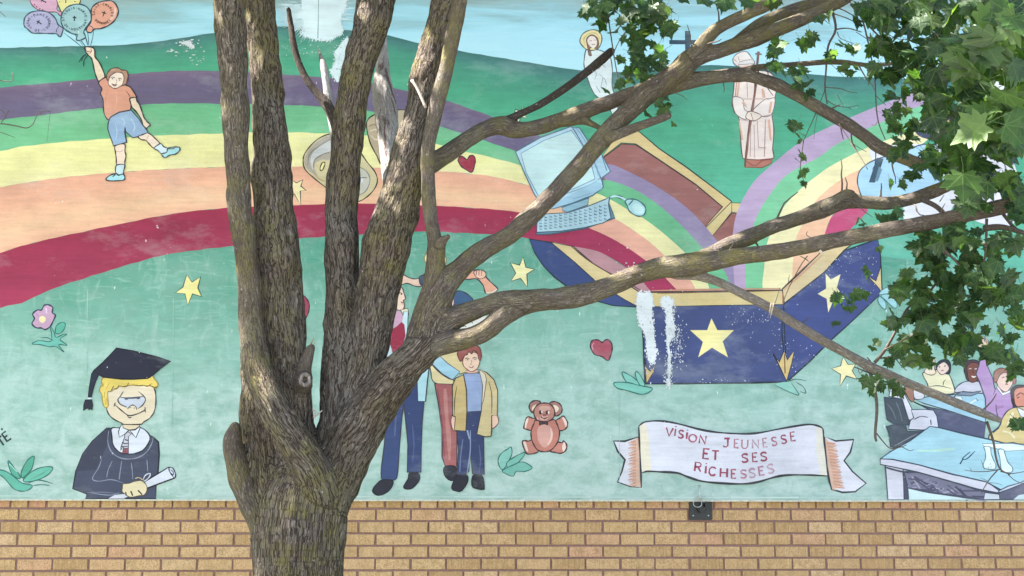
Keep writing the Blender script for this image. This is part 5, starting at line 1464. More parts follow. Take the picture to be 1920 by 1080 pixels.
def limb_dist(L, X):
    """signed distance of points to one limb, with the segment and its parameter"""
    P, r = L['P'], L['r']
    lo, hi = P.min(0) - r.max() - .06, P.max(0) + r.max() + .06
    idx = np.where(((X > lo) & (X < hi)).all(1))[0]
    best = np.full(len(idx), 1e9); bs = np.zeros(len(idx), np.int32); bt = np.zeros(len(idx))
    x = X[idx]
    for i in range(len(P) - 1):
        ab = P[i + 1] - P[i]
        t = np.clip(((x - P[i]) @ ab) / (ab @ ab + 1e-12), 0, 1)
        dd = x - P[i] - t[:, None] * ab
        d = np.sqrt((dd * dd).sum(1)) - (r[i] + (r[i + 1] - r[i]) * t)
        k = d < best
        best[k] = d[k]; bs[k] = i; bt[k] = t[k]
    return idx, best, bs, bt

KS = 0.011
for it in range(2):
    acc = np.zeros(nv)
    for L in LIMBS:
        idx, d, _, _ = limb_dist(L, X)
        acc[idx] += np.exp(np.clip(-d / KS, -60, 25))
    f = -KS * np.log(acc + 1e-30)
    f = np.clip(f, -.02, .02)
    X = X - vnormals(X) * (f * .9)[:, None]
for it in range(3):                                  # relax the skin a little
    S = np.zeros_like(X); C_ = np.zeros(nv)
    for i in range(4):
        j_ = (i + 1) % 4
        for a, b in ((i, j_), (j_, i)):
            for k in range(3): S[:, k] += np.bincount(Q[:, a], X[Q[:, b], k], minlength=nv)
            C_ += np.bincount(Q[:, a], minlength=nv)
    X = X * .5 + (S / C_[:, None]) * .5

# who owns each vertex, and its place along and round the limb
own = np.zeros(nv, np.int32); bd = np.full(nv, 1e9)
bark = np.zeros((nv, 3)); lrad = np.zeros(nv)
rl = np.random.RandomState(4)
for n_, L in enumerate(LIMBS):
    idx, d, sg, t = limb_dist(L, X)
    k = d < bd[idx]
    idx, d, sg, t = idx[k], d[k], sg[k], t[k]
    own[idx] = n_; bd[idx] = d
    P, r = L['P'], L['r']
    c = P[sg] + (P[sg + 1] - P[sg]) * t[:, None]
    off = X[idx] - c
    Nn = L['N'][sg] * (1 - t)[:, None] + L['N'][sg + 1] * t[:, None]
    Bn = L['B'][sg] * (1 - t)[:, None] + L['B'][sg + 1] * t[:, None]
    s = L['s'][sg] * (1 - t) + L['s'][sg + 1] * t
    o3 = rl.uniform(-5, 5, 3)
    bark[idx, 0] = (off * Nn).sum(1) + o3[0]; bark[idx, 1] = (off * Bn).sum(1) + o3[1]; bark[idx, 2] = s + o3[2]
    lrad[idx] = r[sg] * (1 - t) + r[sg + 1] * t

# vectorised value noise for the coarse bark relief
rs = np.random.RandomState(9)
LUT = rs.rand(64, 64, 64).astype(np.float32)
def vnoise(p):
    i = np.floor(p).astype(np.int64); f = p - i
    f = f * f * (3 - 2 * f)
    out = 0
    for dx in (0, 1):
        for dy in (0, 1):
            for dz in (0, 1):
                w = (f[:, 0] if dx else 1 - f[:, 0]) * (f[:, 1] if dy else 1 - f[:, 1]) * (f[:, 2] if dz else 1 - f[:, 2])
                out = out + w * LUT[(i[:, 0] + dx) & 63, (i[:, 1] + dy) & 63, (i[:, 2] + dz) & 63]
    return out
wob = np.stack([vnoise(bark * 9 + 7), vnoise(bark * 9 + 31), vnoise(bark * 6 + 50)], 1) - .5
bw = bark + wob * np.array([.022, .022, .05])
RA = np.array([[.80, .60, 0], [-.60, .80, 0], [0, 0, 1.]]); SH = np.array([[1, 0, .11], [0, 1, .07], [.9, .7, 1.]])
n1 = vnoise((bw @ RA) * np.array([52, 52, 7.]) @ SH + 11)
n2 = vnoise((bw @ RA @ RA) * np.array([96, 96, 15.]) @ SH + 23)
ridge = np.abs(n1 - .5) * 2 + .5 * np.abs(n2 - .5) * 2
lump = vnoise(X * 9) + .5 * vnoise(X * 19) - .75
amp = np.clip(lrad * .07, .0010, .0055)
disp = (ridge - .5) * amp * 1.5 + lump * np.clip(lrad * .22, .002, .016)
th = np.arctan2(bark[:, 1] - bark[own == 0, 1].mean(), bark[:, 0] - bark[own == 0, 0].mean())
flute = np.cos(5 * th + 5 * vnoise(bark * np.array([3, 3, 1.6]))) + .5 * np.cos(9 * th + 6 * vnoise(bark * np.array([4, 4, 1.2]) + 9))
zt = at(570, 925, TY).z
wf = np.clip((zt - X[:, 2]) / .16, 0, 1); wf = wf * wf * (3 - 2 * wf)
disp = np.where(own == 0, disp - (ridge - .5) * amp * .9 - .007 * wf * np.clip(flute + .2, -.4, 1.4), disp)
dead_id = np.array([1 if L['mat'] else 0 for L in LIMBS])
disp = np.where(dead_id[own] == 1, disp * .55, disp)
X = X + vnormals(X) * disp[:, None]

# cut the skin into its parts
part_key = []
for n_, L in enumerate(LIMBS):
    part_key.append(0 if L['part'] == 'trunk' else n_)
part_key = np.array(part_key)
fo = part_key[own[Q]]
fown = np.where(fo[:, 0] == fo[:, 2], fo[:, 0], fo[:, 1])
Nfull = vnormals(X)
for pk in sorted(set(part_key.tolist())):
    fs = Q[fown == pk]
    if len(fs) < 4: continue
    used, inv = np.unique(fs, return_inverse=True)
    L = LIMBS[pk]
    nm = L['part']
    me = bpy.data.meshes.new(nm)
    me.from_pydata(X[used].tolist(), [], inv.reshape(-1, 4).tolist())
    me.polygons.foreach_set('use_smooth', [True] * len(me.polygons))
    me.materials.append({'dead': M_DEAD, 'peel': M_PEEL, 'dark': M_DARK}.get(L['mat'], M_BARK))
    a_ = me.attributes.new('bark', 'FLOAT_VECTOR', 'POINT'); a_.data.foreach_set('vector', bark[used].astype(np.float32).ravel())
    a_ = me.attributes.new('limb', 'FLOAT', 'POINT'); a_.data.foreach_set('value', lrad[used].astype(np.float32))
    me.normals_split_custom_set_from_vertices(Nfull[used].tolist())
    me.update()
    o = bpy.data.objects.new(nm, me); COL.objects.link(o)
    o.parent = tree; o.matrix_parent_inverse = tree.matrix_basis.inverted()

# torn wood at the broken ends
def torn(x, y, d, dx, dy, w, n, seed, mat):
    rnd = random.Random(seed)
    V, F = [], []
    k = pix_m(x, y, d)
    for i in range(n):
        ox, oy = rnd.uniform(-w, w) * .8, rnd.uniform(-w, w) * .8
        l = rnd.uniform(.35, 1.0)
        nx, ny = -dy, dx; q = math.hypot(dx, dy); nx /= q; ny /= q
        b0 = at(x + nx * ox - dx * .5, y + ny * ox - dy * .5, d + oy * k)
        tp = at(x + nx * ox * .8 + dx * l, y + ny * ox * .8 + dy * l, d + oy * k * .6)
        r = w * k * rnd.uniform(.28, .5)
        b = len(V)
        for q_ in range(4):
            a = q_ * 1.57 + rnd.uniform(0, 1)
            V.append(b0 + Vector((math.cos(a) * r, math.sin(a) * r, math.sin(a + 1) * r)))
        V.append(tp)
        F += [(b, b + 1, b + 4), (b + 1, b + 2, b + 4), (b + 2, b + 3, b + 4), (b + 3, b, b + 4)]
    mesh_obj('torn_wood', V, F, mat, tree)
M_PALE = plain('sapwood_and_sun_patch', (.50, .42, .33), .85, 0, 70, .35)
torn(584, 650, 5.34, 9, -20, 6, 8, 1, M_RUST)
torn(1252, 219, 5.27, 10, -5, 6, 8, 2, M_RUST)
torn(1585, 364, 5.09, 14, -4, 6, 9, 3, M_PALE)  # broken bark bump, its pale colour standing in for a sun patch
torn(598, 96, 5.60, -1, -8, 3, 4, 4, M_PALE)
torn(1144, 99, 5.66, 6, -6, 5, 6, 5, M_DEAD)
torn(1446, 580, 5.18, -5, 22, 4, 5, 6, M_PALE)
torn(1540, 474, 4.88, 8, 6, 4, 5, 7, M_PALE)
# cut knot with its ring of callus
kc = [at(572 + 8.5 * math.cos(a), 712 + 10 * math.sin(a), 5.275) for a in np.linspace(0, 6.2832, 17)[:-1]]
def with_bark(o, scale=1.0):
    me = o.data
    co = np.empty(len(me.vertices) * 3, np.float32); me.vertices.foreach_get('co', co)
    a_ = me.attributes.new('bark', 'FLOAT_VECTOR', 'POINT'); a_.data.foreach_set('vector', co * scale)
    a_ = me.attributes.new('limb', 'FLOAT', 'POINT'); a_.data.foreach_set('value', np.full(len(me.vertices), .02, np.float32))
    return o
with_bark(tube('knot_callus', kc, .0085, M_DEAD, tree, 8, True))

# ------------------------------------------------------------------ twigs
M_TWIG = plain('twig_bark', (.075, .055, .045), .85, 0, 120, .4)
M_TWIGP = plain('dry_twig', (.33, .27, .23), .85, 0, 120, .3)
def twig(pts, d0, d1, r0, r1, mat=None, name='twig'):
    pts = crom(parse(pts), False, 4)
    n = len(pts)
    P = [at(x, y, d0 + (d1 - d0) * i / (n - 1)) for i, (x, y) in enumerate(pts)]
    return tube(name, P, [r0 + (r1 - r0) * i / (n - 1) for i in range(n)], mat or M_TWIG, tree, 6)
PX = .0027
for pts, d0, d1, w0, w1 in (
    ("-30 238 0 232 30 236 50 240 62 232 70 216 84 208 95 210", 4.7, 4.8, 1.8, .8), ("70 214 78 212", 4.8, 4.8, 1.2, 1.0), ("2 230 10 220 16 208 18 210", 4.7, 4.7, 1.2, .7), ("-20 205 0 206 8 212 10 222", 4.7, 4.7, 1.2, .7), ("-20 250 0 248 28 258", 4.7, 4.7, 1.2, .6), ("94 212 91 240 88 266", 4.8, 4.8, .6, .4),
    ("-20 151 0 151 22 152 23 136", 4.7, 4.7, 1.5, .9), ("-15 8 0 22 11 32", 4.7, 4.7, 1.2, .7), ("-10 2 4 6", 4.7, 4.7, 2, 1.5),
    ("1560 18 1567 55 1553 86 1549 130 1547 165 1551 195", 5.3, 5.3, 4.2, 2), ("1567 55 1590 53 1615 60", 5.3, 5.25, 2.4, 1.4), ("1562 25 1590 35 1614 48", 5.3, 5.25, 2, 1.2), ("1570 60 1576 72 1602 82", 5.3, 5.3, 1.4, .7),
    ("1547 164 1575 166 1592 172 1607 174", 5.3, 5.3, 1.6, .7), ("1550 188 1568 198 1590 201 1611 197", 5.3, 5.3, 1.5, .7), ("1590 201 1598 206", 5.3, 5.3, 1, .6), ("1547 168 1538 192", 5.3, 5.3, 1.6, 1), ("1570 178 1582 200", 5.3, 5.3, .9, .5), ("1548 118 1560 122 1590 152", 5.3, 5.3, 1, .6),
    ("1595 8 1615 32 1640 60 1658 78 1668 105 1675 116", 5.2, 5.1, 3.2, 2), ("1668 106 1690 140 1715 168 1740 180", 5.1, 5.0, 2, 1),
    ("1604 5 1618 40 1628 80 1634 110 1640 140 1643 200 1648 232 1660 262", 5.25, 5.2, 3, 1.4), ("1628 70 1650 92 1668 118", 5.2, 5.15, 2, 1.2), ("1645 130 1664 156", 5.2, 5.2, 3, 4.2), ("1643 180 1662 198", 5.2, 5.2, 1.2, .7),
    ("1573 232 1588 255 1600 270 1625 285", 5.25, 5.2, 1.6, .8), ("1530 212 1515 245 1505 268", 5.3, 5.3, 1.6, .8), ("1533 212 1528 240 1526 262", 5.3, 5.3, .9, .5), ("1510 255 1495 246", 5.3, 5.3, 1, .7), ("1507 262 1503 290 1501 312 1506 336 1512 352", 5.3, 5.3, 1.6, .7),
    ("1595 268 1612 292 1627 318", 5.15, 5.1, 1.7, 1.2), ("1640 20 1690 42 1740 58 1790 82", 5.0, 4.8, 3, 2), ("1640 40 1660 60 1680 72 1700 74", 5.1, 5.0, 1.6, 1),
    ("1845 -10 1850 12 1856 28", 4.6, 4.6, 3, 2), ("1918 30 1912 55", 4.4, 4.4, 3, 2), ("1740 120 1790 140 1830 130", 4.9, 4.7, 2, 1.4),
    ("1730 375 1752 385 1768 398", 5.0, 4.95, 7, 7), ("1762 378 1770 366", 5.0, 5.0, 1.5, 1), ("1845 428 1880 426 1925 438", 4.7, 4.6, 9, 6), ("1880 400 1900 425 1920 440", 4.7, 4.65, 5, 4),
    ("1632 700 1644 756 1641 812 1643 828", 5.3, 5.3, 5.2, 3.4), ("1643 812 1656 828 1670 841 1690 838 1700 834", 5.3, 5.3, 2, 1), ("1670 841 1690 838 1705 845 1714 843", 5.3, 5.3, 1.3, .7), ("1642 702 1632 700 1612 692 1602 688", 5.3, 5.3, 3, 1.5), ("1622 690 1612 700 1608 686", 5.3, 5.3, 1.4, .8),
    ("1850 790 1857 810 1863 830 1868 860 1876 880 1894 890", 5.4, 5.4, 4.5, 1.8), ("1876 880 1850 884 1826 884 1808 881", 5.4, 5.4, 1.8, .7), ("1822 884 1818 876", 5.4, 5.4, .9, .5), ("1870 882 1856 898 1845 915 1840 925", 5.4, 5.4, 2, 1), ("1876 884 1896 888 1922 884", 5.4, 5.4, 1.7, 1), ("1890 890 1905 902 1922 908", 5.4, 5.4, 1.3, .8), ("1852 902 1838 896", 5.4, 5.4, .9, .5), ("1850 905 1868 906 1880 910", 5.4, 5.4, .9, .5), ("1846 880 1840 864", 5.4, 5.4, 1, .6),
    ("1640 680 1660 655 1680 620 1700 580 1725 560 1745 545", 5.25, 5.1, 5, 2.2), ("1650 672 1676 668 1700 672", 5.2, 5.2, 2.6, 1.2), ("1676 668 1690 686 1700 695", 5.2, 5.2, 1.6, 1), ("1660 655 1690 640 1720 625", 5.2, 5.1, 2.4, 1.4), ("1700 580 1690 600", 5.1, 5.1, 1.6, 1), ("1725 560 1760 575 1800 580", 5.1, 5.0, 2.2, 1.2), ("1880 540 1885 565 1880 585", 4.9, 4.9, 1.6, 1),
    ("1772 430 1770 470 1760 520 1745 545", 4.75, 4.95, 7, 3), ("1772 470 1800 500 1815 540", 4.75, 4.8, 4, 2), ("1850 410 1848 470 1840 520", 4.68, 4.75, 4, 2),
    ("1522 448 1512 440 1514 434", 4.9, 4.9, 1.2, .8), ("1514 480 1500 500 1480 538 1470 562", 4.95, 5.05, 1.6, 1.0), ("1478 530 1480 516", 5.0, 5.0, 1, .6), ("1448 578 1456 560 1462 540", 5.2, 5.15, 1.4, .7),
    ("1605 60 1640 80 1660 74", 5.2, 5.15, 1.2, .8), ("1645 228 1640 236 1634 232", 5.2, 5.2, .8, .6),
    ("1135 -20 1140 30 1146 70 1152 110 1160 150 1172 180", 5.55, 5.5, 2.6, 1.4), ("1195 -20 1215 20 1228 40 1240 50 1260 62", 5.5, 5.5, 2, 1), ("1150 100 1165 70 1190 40", 5.5, 5.5, 1.6, 1), ("1160 150 1185 138 1210 132 1240 128", 5.5, 5.5, 1.4, .8)):
    pale = w0 >= 3 and 'x' or ''
    twig(pts, d0, d1, w0 * .5 * PX, w1 * .5 * PX)
twig("772 150 782 165 790 182 798 202", 5.28, 5.26, 2.4 * PX, 2.2 * PX, M_TWIGP, 'twig')
twig("586 768 592 772 588 784 596 776 604 770", 5.25, 5.25, 1.2 * PX, .9 * PX, M_TWIGP, 'twig')

rt = random.Random(61)
for L in LIMBS:
    if L['part'] != 'branch' or L['r'].mean() > .042: continue
    n = len(L['P'])
    for i in range(4, n - 1, 3):
        p = Vector(L['P'][i])
        if p.x < .75 or rt.random() < .72: continue
        tdir = Vector(L['T'][i])
        side = Vector((rt.gauss(0, .4), rt.gauss(0, .5), rt.choice((-1, -1, 1)) * rt.uniform(.5, 1))) 
        d_ = (side - tdir * side.dot(tdir)).normalized() * .8 + tdir * rt.uniform(.1, .7)
        ln = rt.uniform(.04, .14)
        pts, q = [p], p + d_ * L['r'][i]
        for s_ in range(4):
            q = q + d_ * ln / 4
            d_ = (d_ + Vector((rt.gauss(0, .25), rt.gauss(0, .2), rt.gauss(-.08, .2)))).normalized()
            pts.append(q.copy())
        r0 = rt.uniform(.0022, .0042)
        tube('twig', pts, [r0, r0 * .9, r0 * .75, r0 * .6, r0 * .4], M_TWIG, tree, 6)

# ------------------------------------------------------------------ leaves
HALF = [(.00, .0), (.10, -.06), (.30, -.16), (.40, -.12), (.37, .02), (.50, .02), (.68, .14), (.53, .22), (.62, .32), (.80, .50), (.60, .50), (.55, .64), (.40, .52), (.27, .54), (.31, .70), (.20, .74), (.10, .90), (.0, 1.06)]
def leaf_mesh(seed):
    """a five lobed maple leaf: blade with folds, drooping lobes and stalk; unit = blade length"""
    rnd = random.Random(seed)
    right = HALF[1:-1]
    out = [HALF[0]] + [(x * rnd.uniform(.92, 1.06), y + rnd.uniform(-.03, .03)) for x, y in right] + [HALF[-1]] + [(-x * rnd.uniform(.92, 1.06), y + rnd.uniform(-.03, .03)) for x, y in right[::-1]]
    droop, fold, cup, tw = rnd.uniform(.05, .45), rnd.uniform(-.05, .28), rnd.uniform(-.35, .25), rnd.uniform(-.25, .25)
    def lift(x, y):
        return -droop * y * y * .6 + fold * abs(x) - cup * x * x + tw * x * y + .03 * math.sin(9 * x + seed) * abs(x)
    V = [(x, y, lift(x, y)) for x, y in out]
    n = len(V)
    mids = [(0, .16), (0, .36), (0, .58), (.26, .22), (-.26, .22)]
    ci = []
    for x, y in mids:
        ci.append(len(V)); V.append((x, y, lift(x, y) - .012))
    F = []
    def near(i):
        x, y = out[i % n]
        if x > .28 and y < .45: return ci[3]
        if x < -.28 and y < .45: return ci[4]
        return ci[0] if y < .1 else ci[1] if y < .55 else ci[2]
    for i in range(n):
        a, b = near(i), near(i + 1)
        F.append((i, (i + 1) % n, a))
        if a != b: F.append(((i + 1) % n, b, a))
    # close the inner ring
    F += [(ci[0], ci[3], ci[1]), (ci[0], ci[1], ci[4])]
    b = len(V)
    L = rnd.uniform(.55, .9); bx = rnd.uniform(-.15, .15)
    for t in (0, .5, 1):
        x, y, z = bx * t * t, -L * t, .12 * t
        V += [(x - .014, y, z + .004), (x + .014, y, z + .004), (x, y, z - .014)]
    for t in (0, 1):
        for k in range(3):
            q = (k + 1) % 3
            F.append((b + 3 * t + k, b + 3 * t + q, b + 3 * t + 3 + q, b + 3 * t + 3 + k))
    return V, F
LEAFS = []
for k in range(9):
    V, F = leaf_mesh(k)
    me = bpy.data.meshes.new('leaf'); me.from_pydata(V, [], F)
    me.materials.append(M_LEAF)
    uvl = me.uv_layers.new(name='UVMap')
    for lp in me.loops:
        x, y, _ = V[lp.vertex_index]
        uvl.data[lp.index].uv = (.5 + x * .5, .15 + y * .5)
    a_ = me.attributes.new('leaf_tone', 'FLOAT', 'POINT')
    # keep the upper face consistent
    me.update()
    pale = me.copy(); pale.name = 'leaf'  # lighter copy: skyward brightness of the near leaves put into the tone
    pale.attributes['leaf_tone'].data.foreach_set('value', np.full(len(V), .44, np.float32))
    LEAFS.append((np.array(V), F, me, pale))

rf = random.Random(21)
leaf_list = []          # (matrix, mesh no, px size)
def leaf_matrix(p, size, droop=.7, face=.6):
    tip = Vector((rf.gauss(0, .75), rf.gauss(-.15, .5), -droop + rf.gauss(0, .35))).normalized()
    nrm = Vector((rf.gauss(0, .45), -face + rf.gauss(0, .45), .55 + rf.gauss(0, .4)))
    nrm = (nrm - tip * nrm.dot(tip))
    if nrm.length < .05: nrm = tip.orthogonal()
    nrm.normalize()
    xa = tip.cross(nrm)
    m3 = Matrix((xa, tip, nrm)).transposed().to_4x4()
    return Matrix.Translation(p - tip * size * .4) @ m3 @ Matrix.Scale(size, 4)
def put(x, y, d, px, droop=.7, face=.6):
    px = px * (.90 if px < 60 else .97)
    p = at(x, y, d)
    s = px * pix_m(x, y, d) / 1.30
    leaf_list.append((leaf_matrix(p, s, droop, face), rf.randrange(9), px))
def cluster(x, y, rx, ry, n, px, d, dd=.15, droop=.7, face=.6):
    for _ in range(n):
        a, q = rf.uniform(0, 6.2832), math.sqrt(rf.random())
        put(x + rx * q * math.cos(a), y + ry * q * math.sin(a), d + rf.uniform(-dd, dd), px * rf.uniform(.72, 1.2), droop, face)

for c in (
    # the spray hanging over the sky, top centre
    (1120, 22, 30, 20, 8, 36, 5.5), (1165, 8, 40, 18, 10, 38, 5.5), (1205, 25, 40, 24, 14, 38, 5.5), (1150, 48, 26, 16, 6, 36, 5.5), (1242, 30, 26, 22, 6, 38, 5.5), (1228, 28, 20, 14, 4, 38, 5.5),
    (1262, 58, 24, 18, 8, 38, 5.5), (1202, 70, 36, 20, 9, 36, 5.5), (1222, 100, 34, 20, 10, 36, 5.5), (1180, 112, 22, 16, 5, 32, 5.5), (1168, 146, 22, 14, 6, 30, 5.5), (1205, 148, 18, 10, 4, 30, 5.5), (1238, 122, 16, 12, 4, 30, 5.5), (1205, 118, 20, 16, 5, 34, 5.5), (1142, 168, 8, 8, 1, 26, 5.5), (1240, 196, 20, 18, 7, 32, 5.45), (1212, 212, 6, 8, 1, 28, 5.45), (1258, 236, 6, 6, 1, 20, 5.45),
    # tips along the top edge
    (1322, 0, 10, 8, 2, 42, 5.3), (1362, 6, 8, 8, 2, 48, 5.2), (1402, 4, 8, 6, 2, 44, 5.2), (1436, 4, 14, 8, 3, 40, 5.2), (1285, -4, 10, 6, 2, 36, 5.3),
    # below the upper limbs
    (1462, 96, 22, 16, 7, 40, 5.2), (1510, 76, 18, 14, 5, 40, 5.2), (1548, 44, 14, 12, 2, 40, 5.2), (1478, 134, 34, 12, 6, 32, 5.2), (1586, 92, 22, 10, 5, 32, 5.2), (1505, 155, 18, 12, 4, 28, 5.2), (1525, 175, 12, 10, 2, 26, 5.2), (1590, 130, 18, 8, 3, 28, 5.2), (1560, 108, 16, 8, 3, 30, 5.2), (1455, 122, 14, 10, 3, 34, 5.2),
    # top right mass
    (1630, 30, 40, 28, 16, 46, 5.0), (1690, 30, 50, 36, 24, 52, 4.9), (1750, 40, 50, 40, 22, 56, 4.8), (1700, 92, 50, 26, 18, 50, 4.9), (1655, 90, 26, 22, 8, 42, 5.0), (1650, 140, 26, 16, 6, 40, 5.0), (1720, 140, 50, 30, 18, 48, 4.85), (1680, 170, 16, 22, 4, 44, 4.9), (1775, 110, 40, 40, 16, 56, 4.7), (1840, 20, 60, 26, 14, 60, 4.6), (1745, 170, 30, 26, 9, 46, 4.8), (1770, 205, 30, 30, 10, 50, 4.7),
    # the big leaves closest to the lens, lightened in tone for facing the sky
    (1850, 70, 60, 40, 13, 84, 4.15, .15, .35, .5), (1895, 50, 30, 40, 6, 84, 4.1, .15, .35, .5), (1830, 110, 40, 24, 8, 88, 4.2, .15, .3, .55), (1900, 110, 30, 30, 6, 80, 4.15, .15, .3, .5), (1870, 205, 50, 26, 9, 82, 4.1, .15, .3, .5), (1905, 240, 20, 36, 5, 80, 4.1, .15, .35, .5), (1845, 245, 40, 18, 6, 78, 4.15, .15, .3, .5), (1870, 160, 44, 24, 7, 70, 4.3, .15, .3, .6),
    (1860, 280, 56, 26, 14, 64, 4.4), (1800, 300, 30, 36, 12, 66, 4.5), (1760, 320, 20, 24, 6, 60, 4.6), (1850, 330, 56, 26, 14, 60, 4.5), (1900, 350, 26, 24, 8, 56, 4.5), (1835, 150, 36, 40, 9, 60, 4.5), (1795, 165, 34, 26, 8, 60, 4.5),
    (1735, 215, 34, 26, 10, 46, 4.8), (1770, 250, 26, 26, 9, 50, 4.7), (1900, 395, 30, 20, 7, 50, 4.5), (1830, 385, 40, 14, 6, 46, 4.55), (1880, 20, 40, 24, 8, 60, 4.5), (1905, 160, 20, 40, 7, 64, 4.4), (1140, 15, 40, 18, 7, 36, 5.5), (1215, 45, 40, 28, 8, 36, 5.5),
    # small leaves along the twigs
    (1492, 238, 11, 10, 3, 28, 5.3), (1500, 262, 8, 8, 2, 26, 5.3), (1502, 298, 10, 10, 4, 20, 5.3), (1504, 325, 8, 8, 4, 20, 5.3), (1510, 346, 6, 6, 3, 16, 5.3),
    (1690, 198, 14, 14, 4, 34, 5.1), (1672, 222, 12, 10, 3, 30, 5.1), (1700, 236, 26, 10, 6, 34, 5.0), (1700, 262, 30, 14, 7, 36, 5.0), (1690, 286, 20, 10, 3, 34, 5.0), (1710, 325, 22, 14, 6, 32, 5.0), (1690, 345, 16, 6, 2, 28, 5.0), (1670, 340, 8, 8, 1, 26, 5.0), (1740, 290, 16, 12, 4, 40, 4.9),
    # below the long branch
    (1660, 408, 22, 8, 6, 26, 4.9), (1618, 416, 16, 6, 3, 22, 4.9), (1682, 402, 20, 8, 4, 30, 4.9), (1735, 440, 16, 12, 4, 36, 4.75),
    (1760, 455, 36, 18, 12, 44, 4.8), (1810, 450, 30, 24, 12, 46, 4.75), (1735, 480, 26, 22, 9, 44, 4.85), (1790, 500, 44, 30, 20, 44, 4.85), (1840, 500, 30, 40, 16, 46, 4.8), (1880, 470, 30, 36, 12, 46, 4.7), (1715, 525, 24, 16, 6, 40, 4.9), (1700, 556, 26, 22, 9, 42, 4.95), (1760, 545, 30, 24, 12, 42, 4.95), (1830, 560, 34, 24, 14, 42, 4.9), (1880, 540, 30, 30, 12, 44, 4.8),
    (1740, 590, 40, 22, 14, 42, 5.0), (1800, 590, 30, 24, 12, 42, 5.0), (1690, 600, 22, 14, 5, 36, 5.05), (1665, 615, 14, 12, 3, 30, 5.1), (1760, 630, 46, 22, 16, 40, 5.05), (1715, 640, 22, 16, 6, 38, 5.1), (1790, 660, 34, 20, 10, 40, 5.05), (1690, 660, 16, 14, 4, 34, 5.1), (1730, 670, 30, 14, 8, 36, 5.1), (1660, 675, 16, 8, 3, 30, 5.15), (1640, 648, 10, 6, 2, 26, 5.15), (1825, 640, 16, 20, 4, 40, 5.0),
    (1640, 722, 22, 12, 4, 36, 5.2), (1665, 728, 22, 12, 4, 36, 5.2), (1895, 610, 22, 30, 8, 44, 4.9), (1870, 668, 24, 18, 7, 44, 5.0), (1908, 690, 14, 24, 5, 42, 4.9), (1850, 615, 10, 8, 1, 34, 4.9), (1905, 800, 14, 10, 4, 34, 5.1), (1912, 560, 14, 30, 5, 44, 4.7),
    (1578, 562, 22, 12, 4, 30, 5.15), (1602, 555, 20, 8, 3, 32, 5.15), (1592, 578, 14, 8, 2, 26, 5.15), (1563, 600, 4, 10, 1, 30, 5.15), (1512, 488, 4, 6, 1, 22, 4.95), (1612, 520, 20, 10, 2, 24, 5.1), (1655, 470, 12, 4, 1, 18, 4.9), (1630, 500, 10, 6, 1, 20, 5.0)):
    cluster(*c)
# the leaf hanging in front of the forks, in the sky-lit copy
pL = at(1806, 326, 4.25); sL = 74 * pix_m(1806, 346, 4.25) / 1.30
tip = Vector((-.08, -.12, -1)).normalized(); nrm = Vector((-.1, -1, .15)); nrm = (nrm - tip * nrm.dot(tip)).normalized()
hero = Matrix.Translation(pL) @ Matrix((tip.cross(nrm), tip, nrm)).transposed().to_4x4() @ Matrix.Scale(sL, 4)
leaf_list.insert(0, (hero, 3, 999))

leaf_list.sort(key=lambda q: -q[2])
print('leaves in view', len(leaf_list))
NPART = 300
for M_, k, px in leaf_list[:NPART]:
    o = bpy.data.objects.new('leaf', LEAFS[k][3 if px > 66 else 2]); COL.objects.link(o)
    o.parent = tree; o.matrix_parent_inverse = tree.matrix_basis.inverted()
    o.matrix_basis = M_
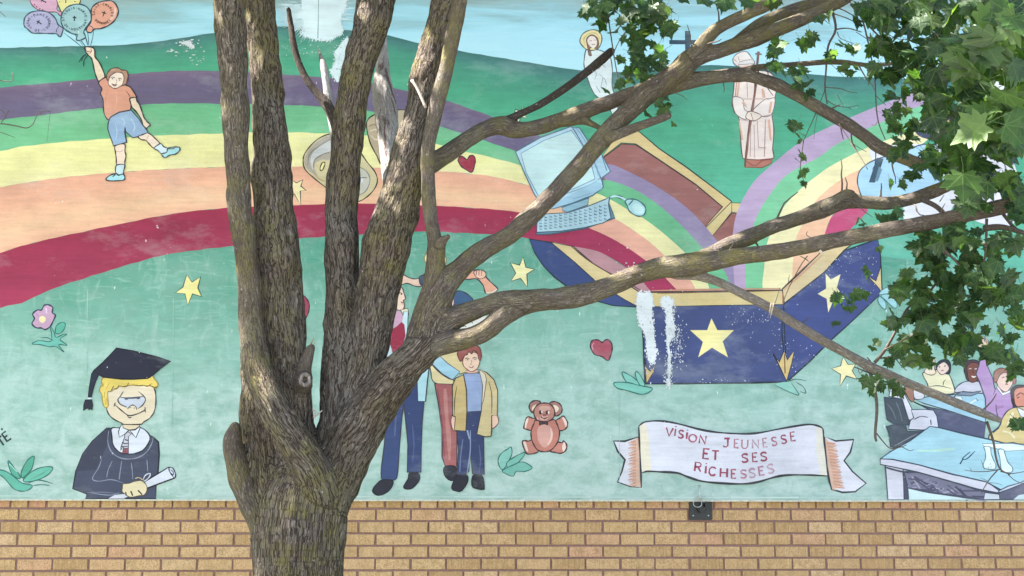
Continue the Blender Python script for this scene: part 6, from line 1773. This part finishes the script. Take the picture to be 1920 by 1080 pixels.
# crown above the picture, where the limbs end
rc = random.Random(33)
crown = []
tries = 0
while len(crown) < 5200 and tries < 200000:
    tries += 1
    x, y, z_ = rc.uniform(-5.2, 4.2), rc.uniform(3.6, 7.6), rc.uniform(3.7, 7.4)
    e = ((x + .3) / 4.9) ** 2 + ((y - 5.4) / 2.5) ** 2 + ((z_ - 5.0) / 2.6) ** 2
    if e > 1: continue
    if z_ < CAM_H + y * .43 + .12 and x < 2.2: continue
    if z_ < CAM_H + y * .41 + .05: continue
    if x > -0.7 and rc.random() < .66: continue  # crown thinned here to let more sun through to the right side
    if mnoise.noise(Vector((x * .9, y * .9, z_ * 1.1))) < CROWN_GAP: continue
    sz = rc.uniform(.075, .125)
    rf.seed(rc.random())
    crown.append((leaf_matrix(Vector((x, y, z_)), sz, .35, .2), rc.randrange(9), 0))
# unseen leaf clumps added along the sun rays to shade near spray and stems
rf.seed(77)
for bx, by, bd_, n_, sp in ((1860, 130, 4.2, 46, .30), (1830, 300, 4.4, 30, .28), (1700, 100, 4.9, 16, .35), (470, 250, 5.3, 26, .30), (640, 420, 5.4, 22, .30), (520, 760, 5.2, 26, .30)):
    p0 = at(bx, by, bd_)
    k_ = (3.9 + .16 * abs(bd_ - 4.2) - p0.z) / SUN_DIR.z + .15
    for _ in range(n_):
        q_ = p0 + SUN_DIR * (k_ + rf.uniform(0, .5)) + Vector((rf.gauss(0, sp), rf.gauss(0, sp), abs(rf.gauss(0, .12))))
        if q_.z < CAM_H + q_.y * .43 + .12: continue
        crown.append((leaf_matrix(q_, rf.uniform(.08, .125), .3, .1), rf.randrange(9), 0))
VV, FF, UV, TT = [], [], [], []
b = 0
for M_, k, px in leaf_list[NPART:] + crown:
    v_, f_ = LEAFS[k][:2]
    mm = np.array(M_)
    VV.append(v_ @ mm[:3, :3].T + mm[:3, 3])
    FF += [tuple(b + q for q in f) for f in f_]
    UV.append(v_[:, :2] * .5 + np.array([.5, .15]))
    TT.append(np.full(len(v_), rc.random() * .62, np.float32))
    b += len(v_)
VV, UV, TT = np.concatenate(VV), np.concatenate(UV), np.concatenate(TT)
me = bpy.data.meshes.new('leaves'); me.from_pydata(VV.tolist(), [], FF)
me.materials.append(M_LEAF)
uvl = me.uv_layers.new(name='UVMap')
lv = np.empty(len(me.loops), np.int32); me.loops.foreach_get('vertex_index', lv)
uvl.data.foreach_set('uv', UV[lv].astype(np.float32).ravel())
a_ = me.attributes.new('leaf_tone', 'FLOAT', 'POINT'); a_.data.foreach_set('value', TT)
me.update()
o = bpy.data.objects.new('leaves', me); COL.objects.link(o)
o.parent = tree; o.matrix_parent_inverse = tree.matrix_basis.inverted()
o['kind'] = 'stuff'
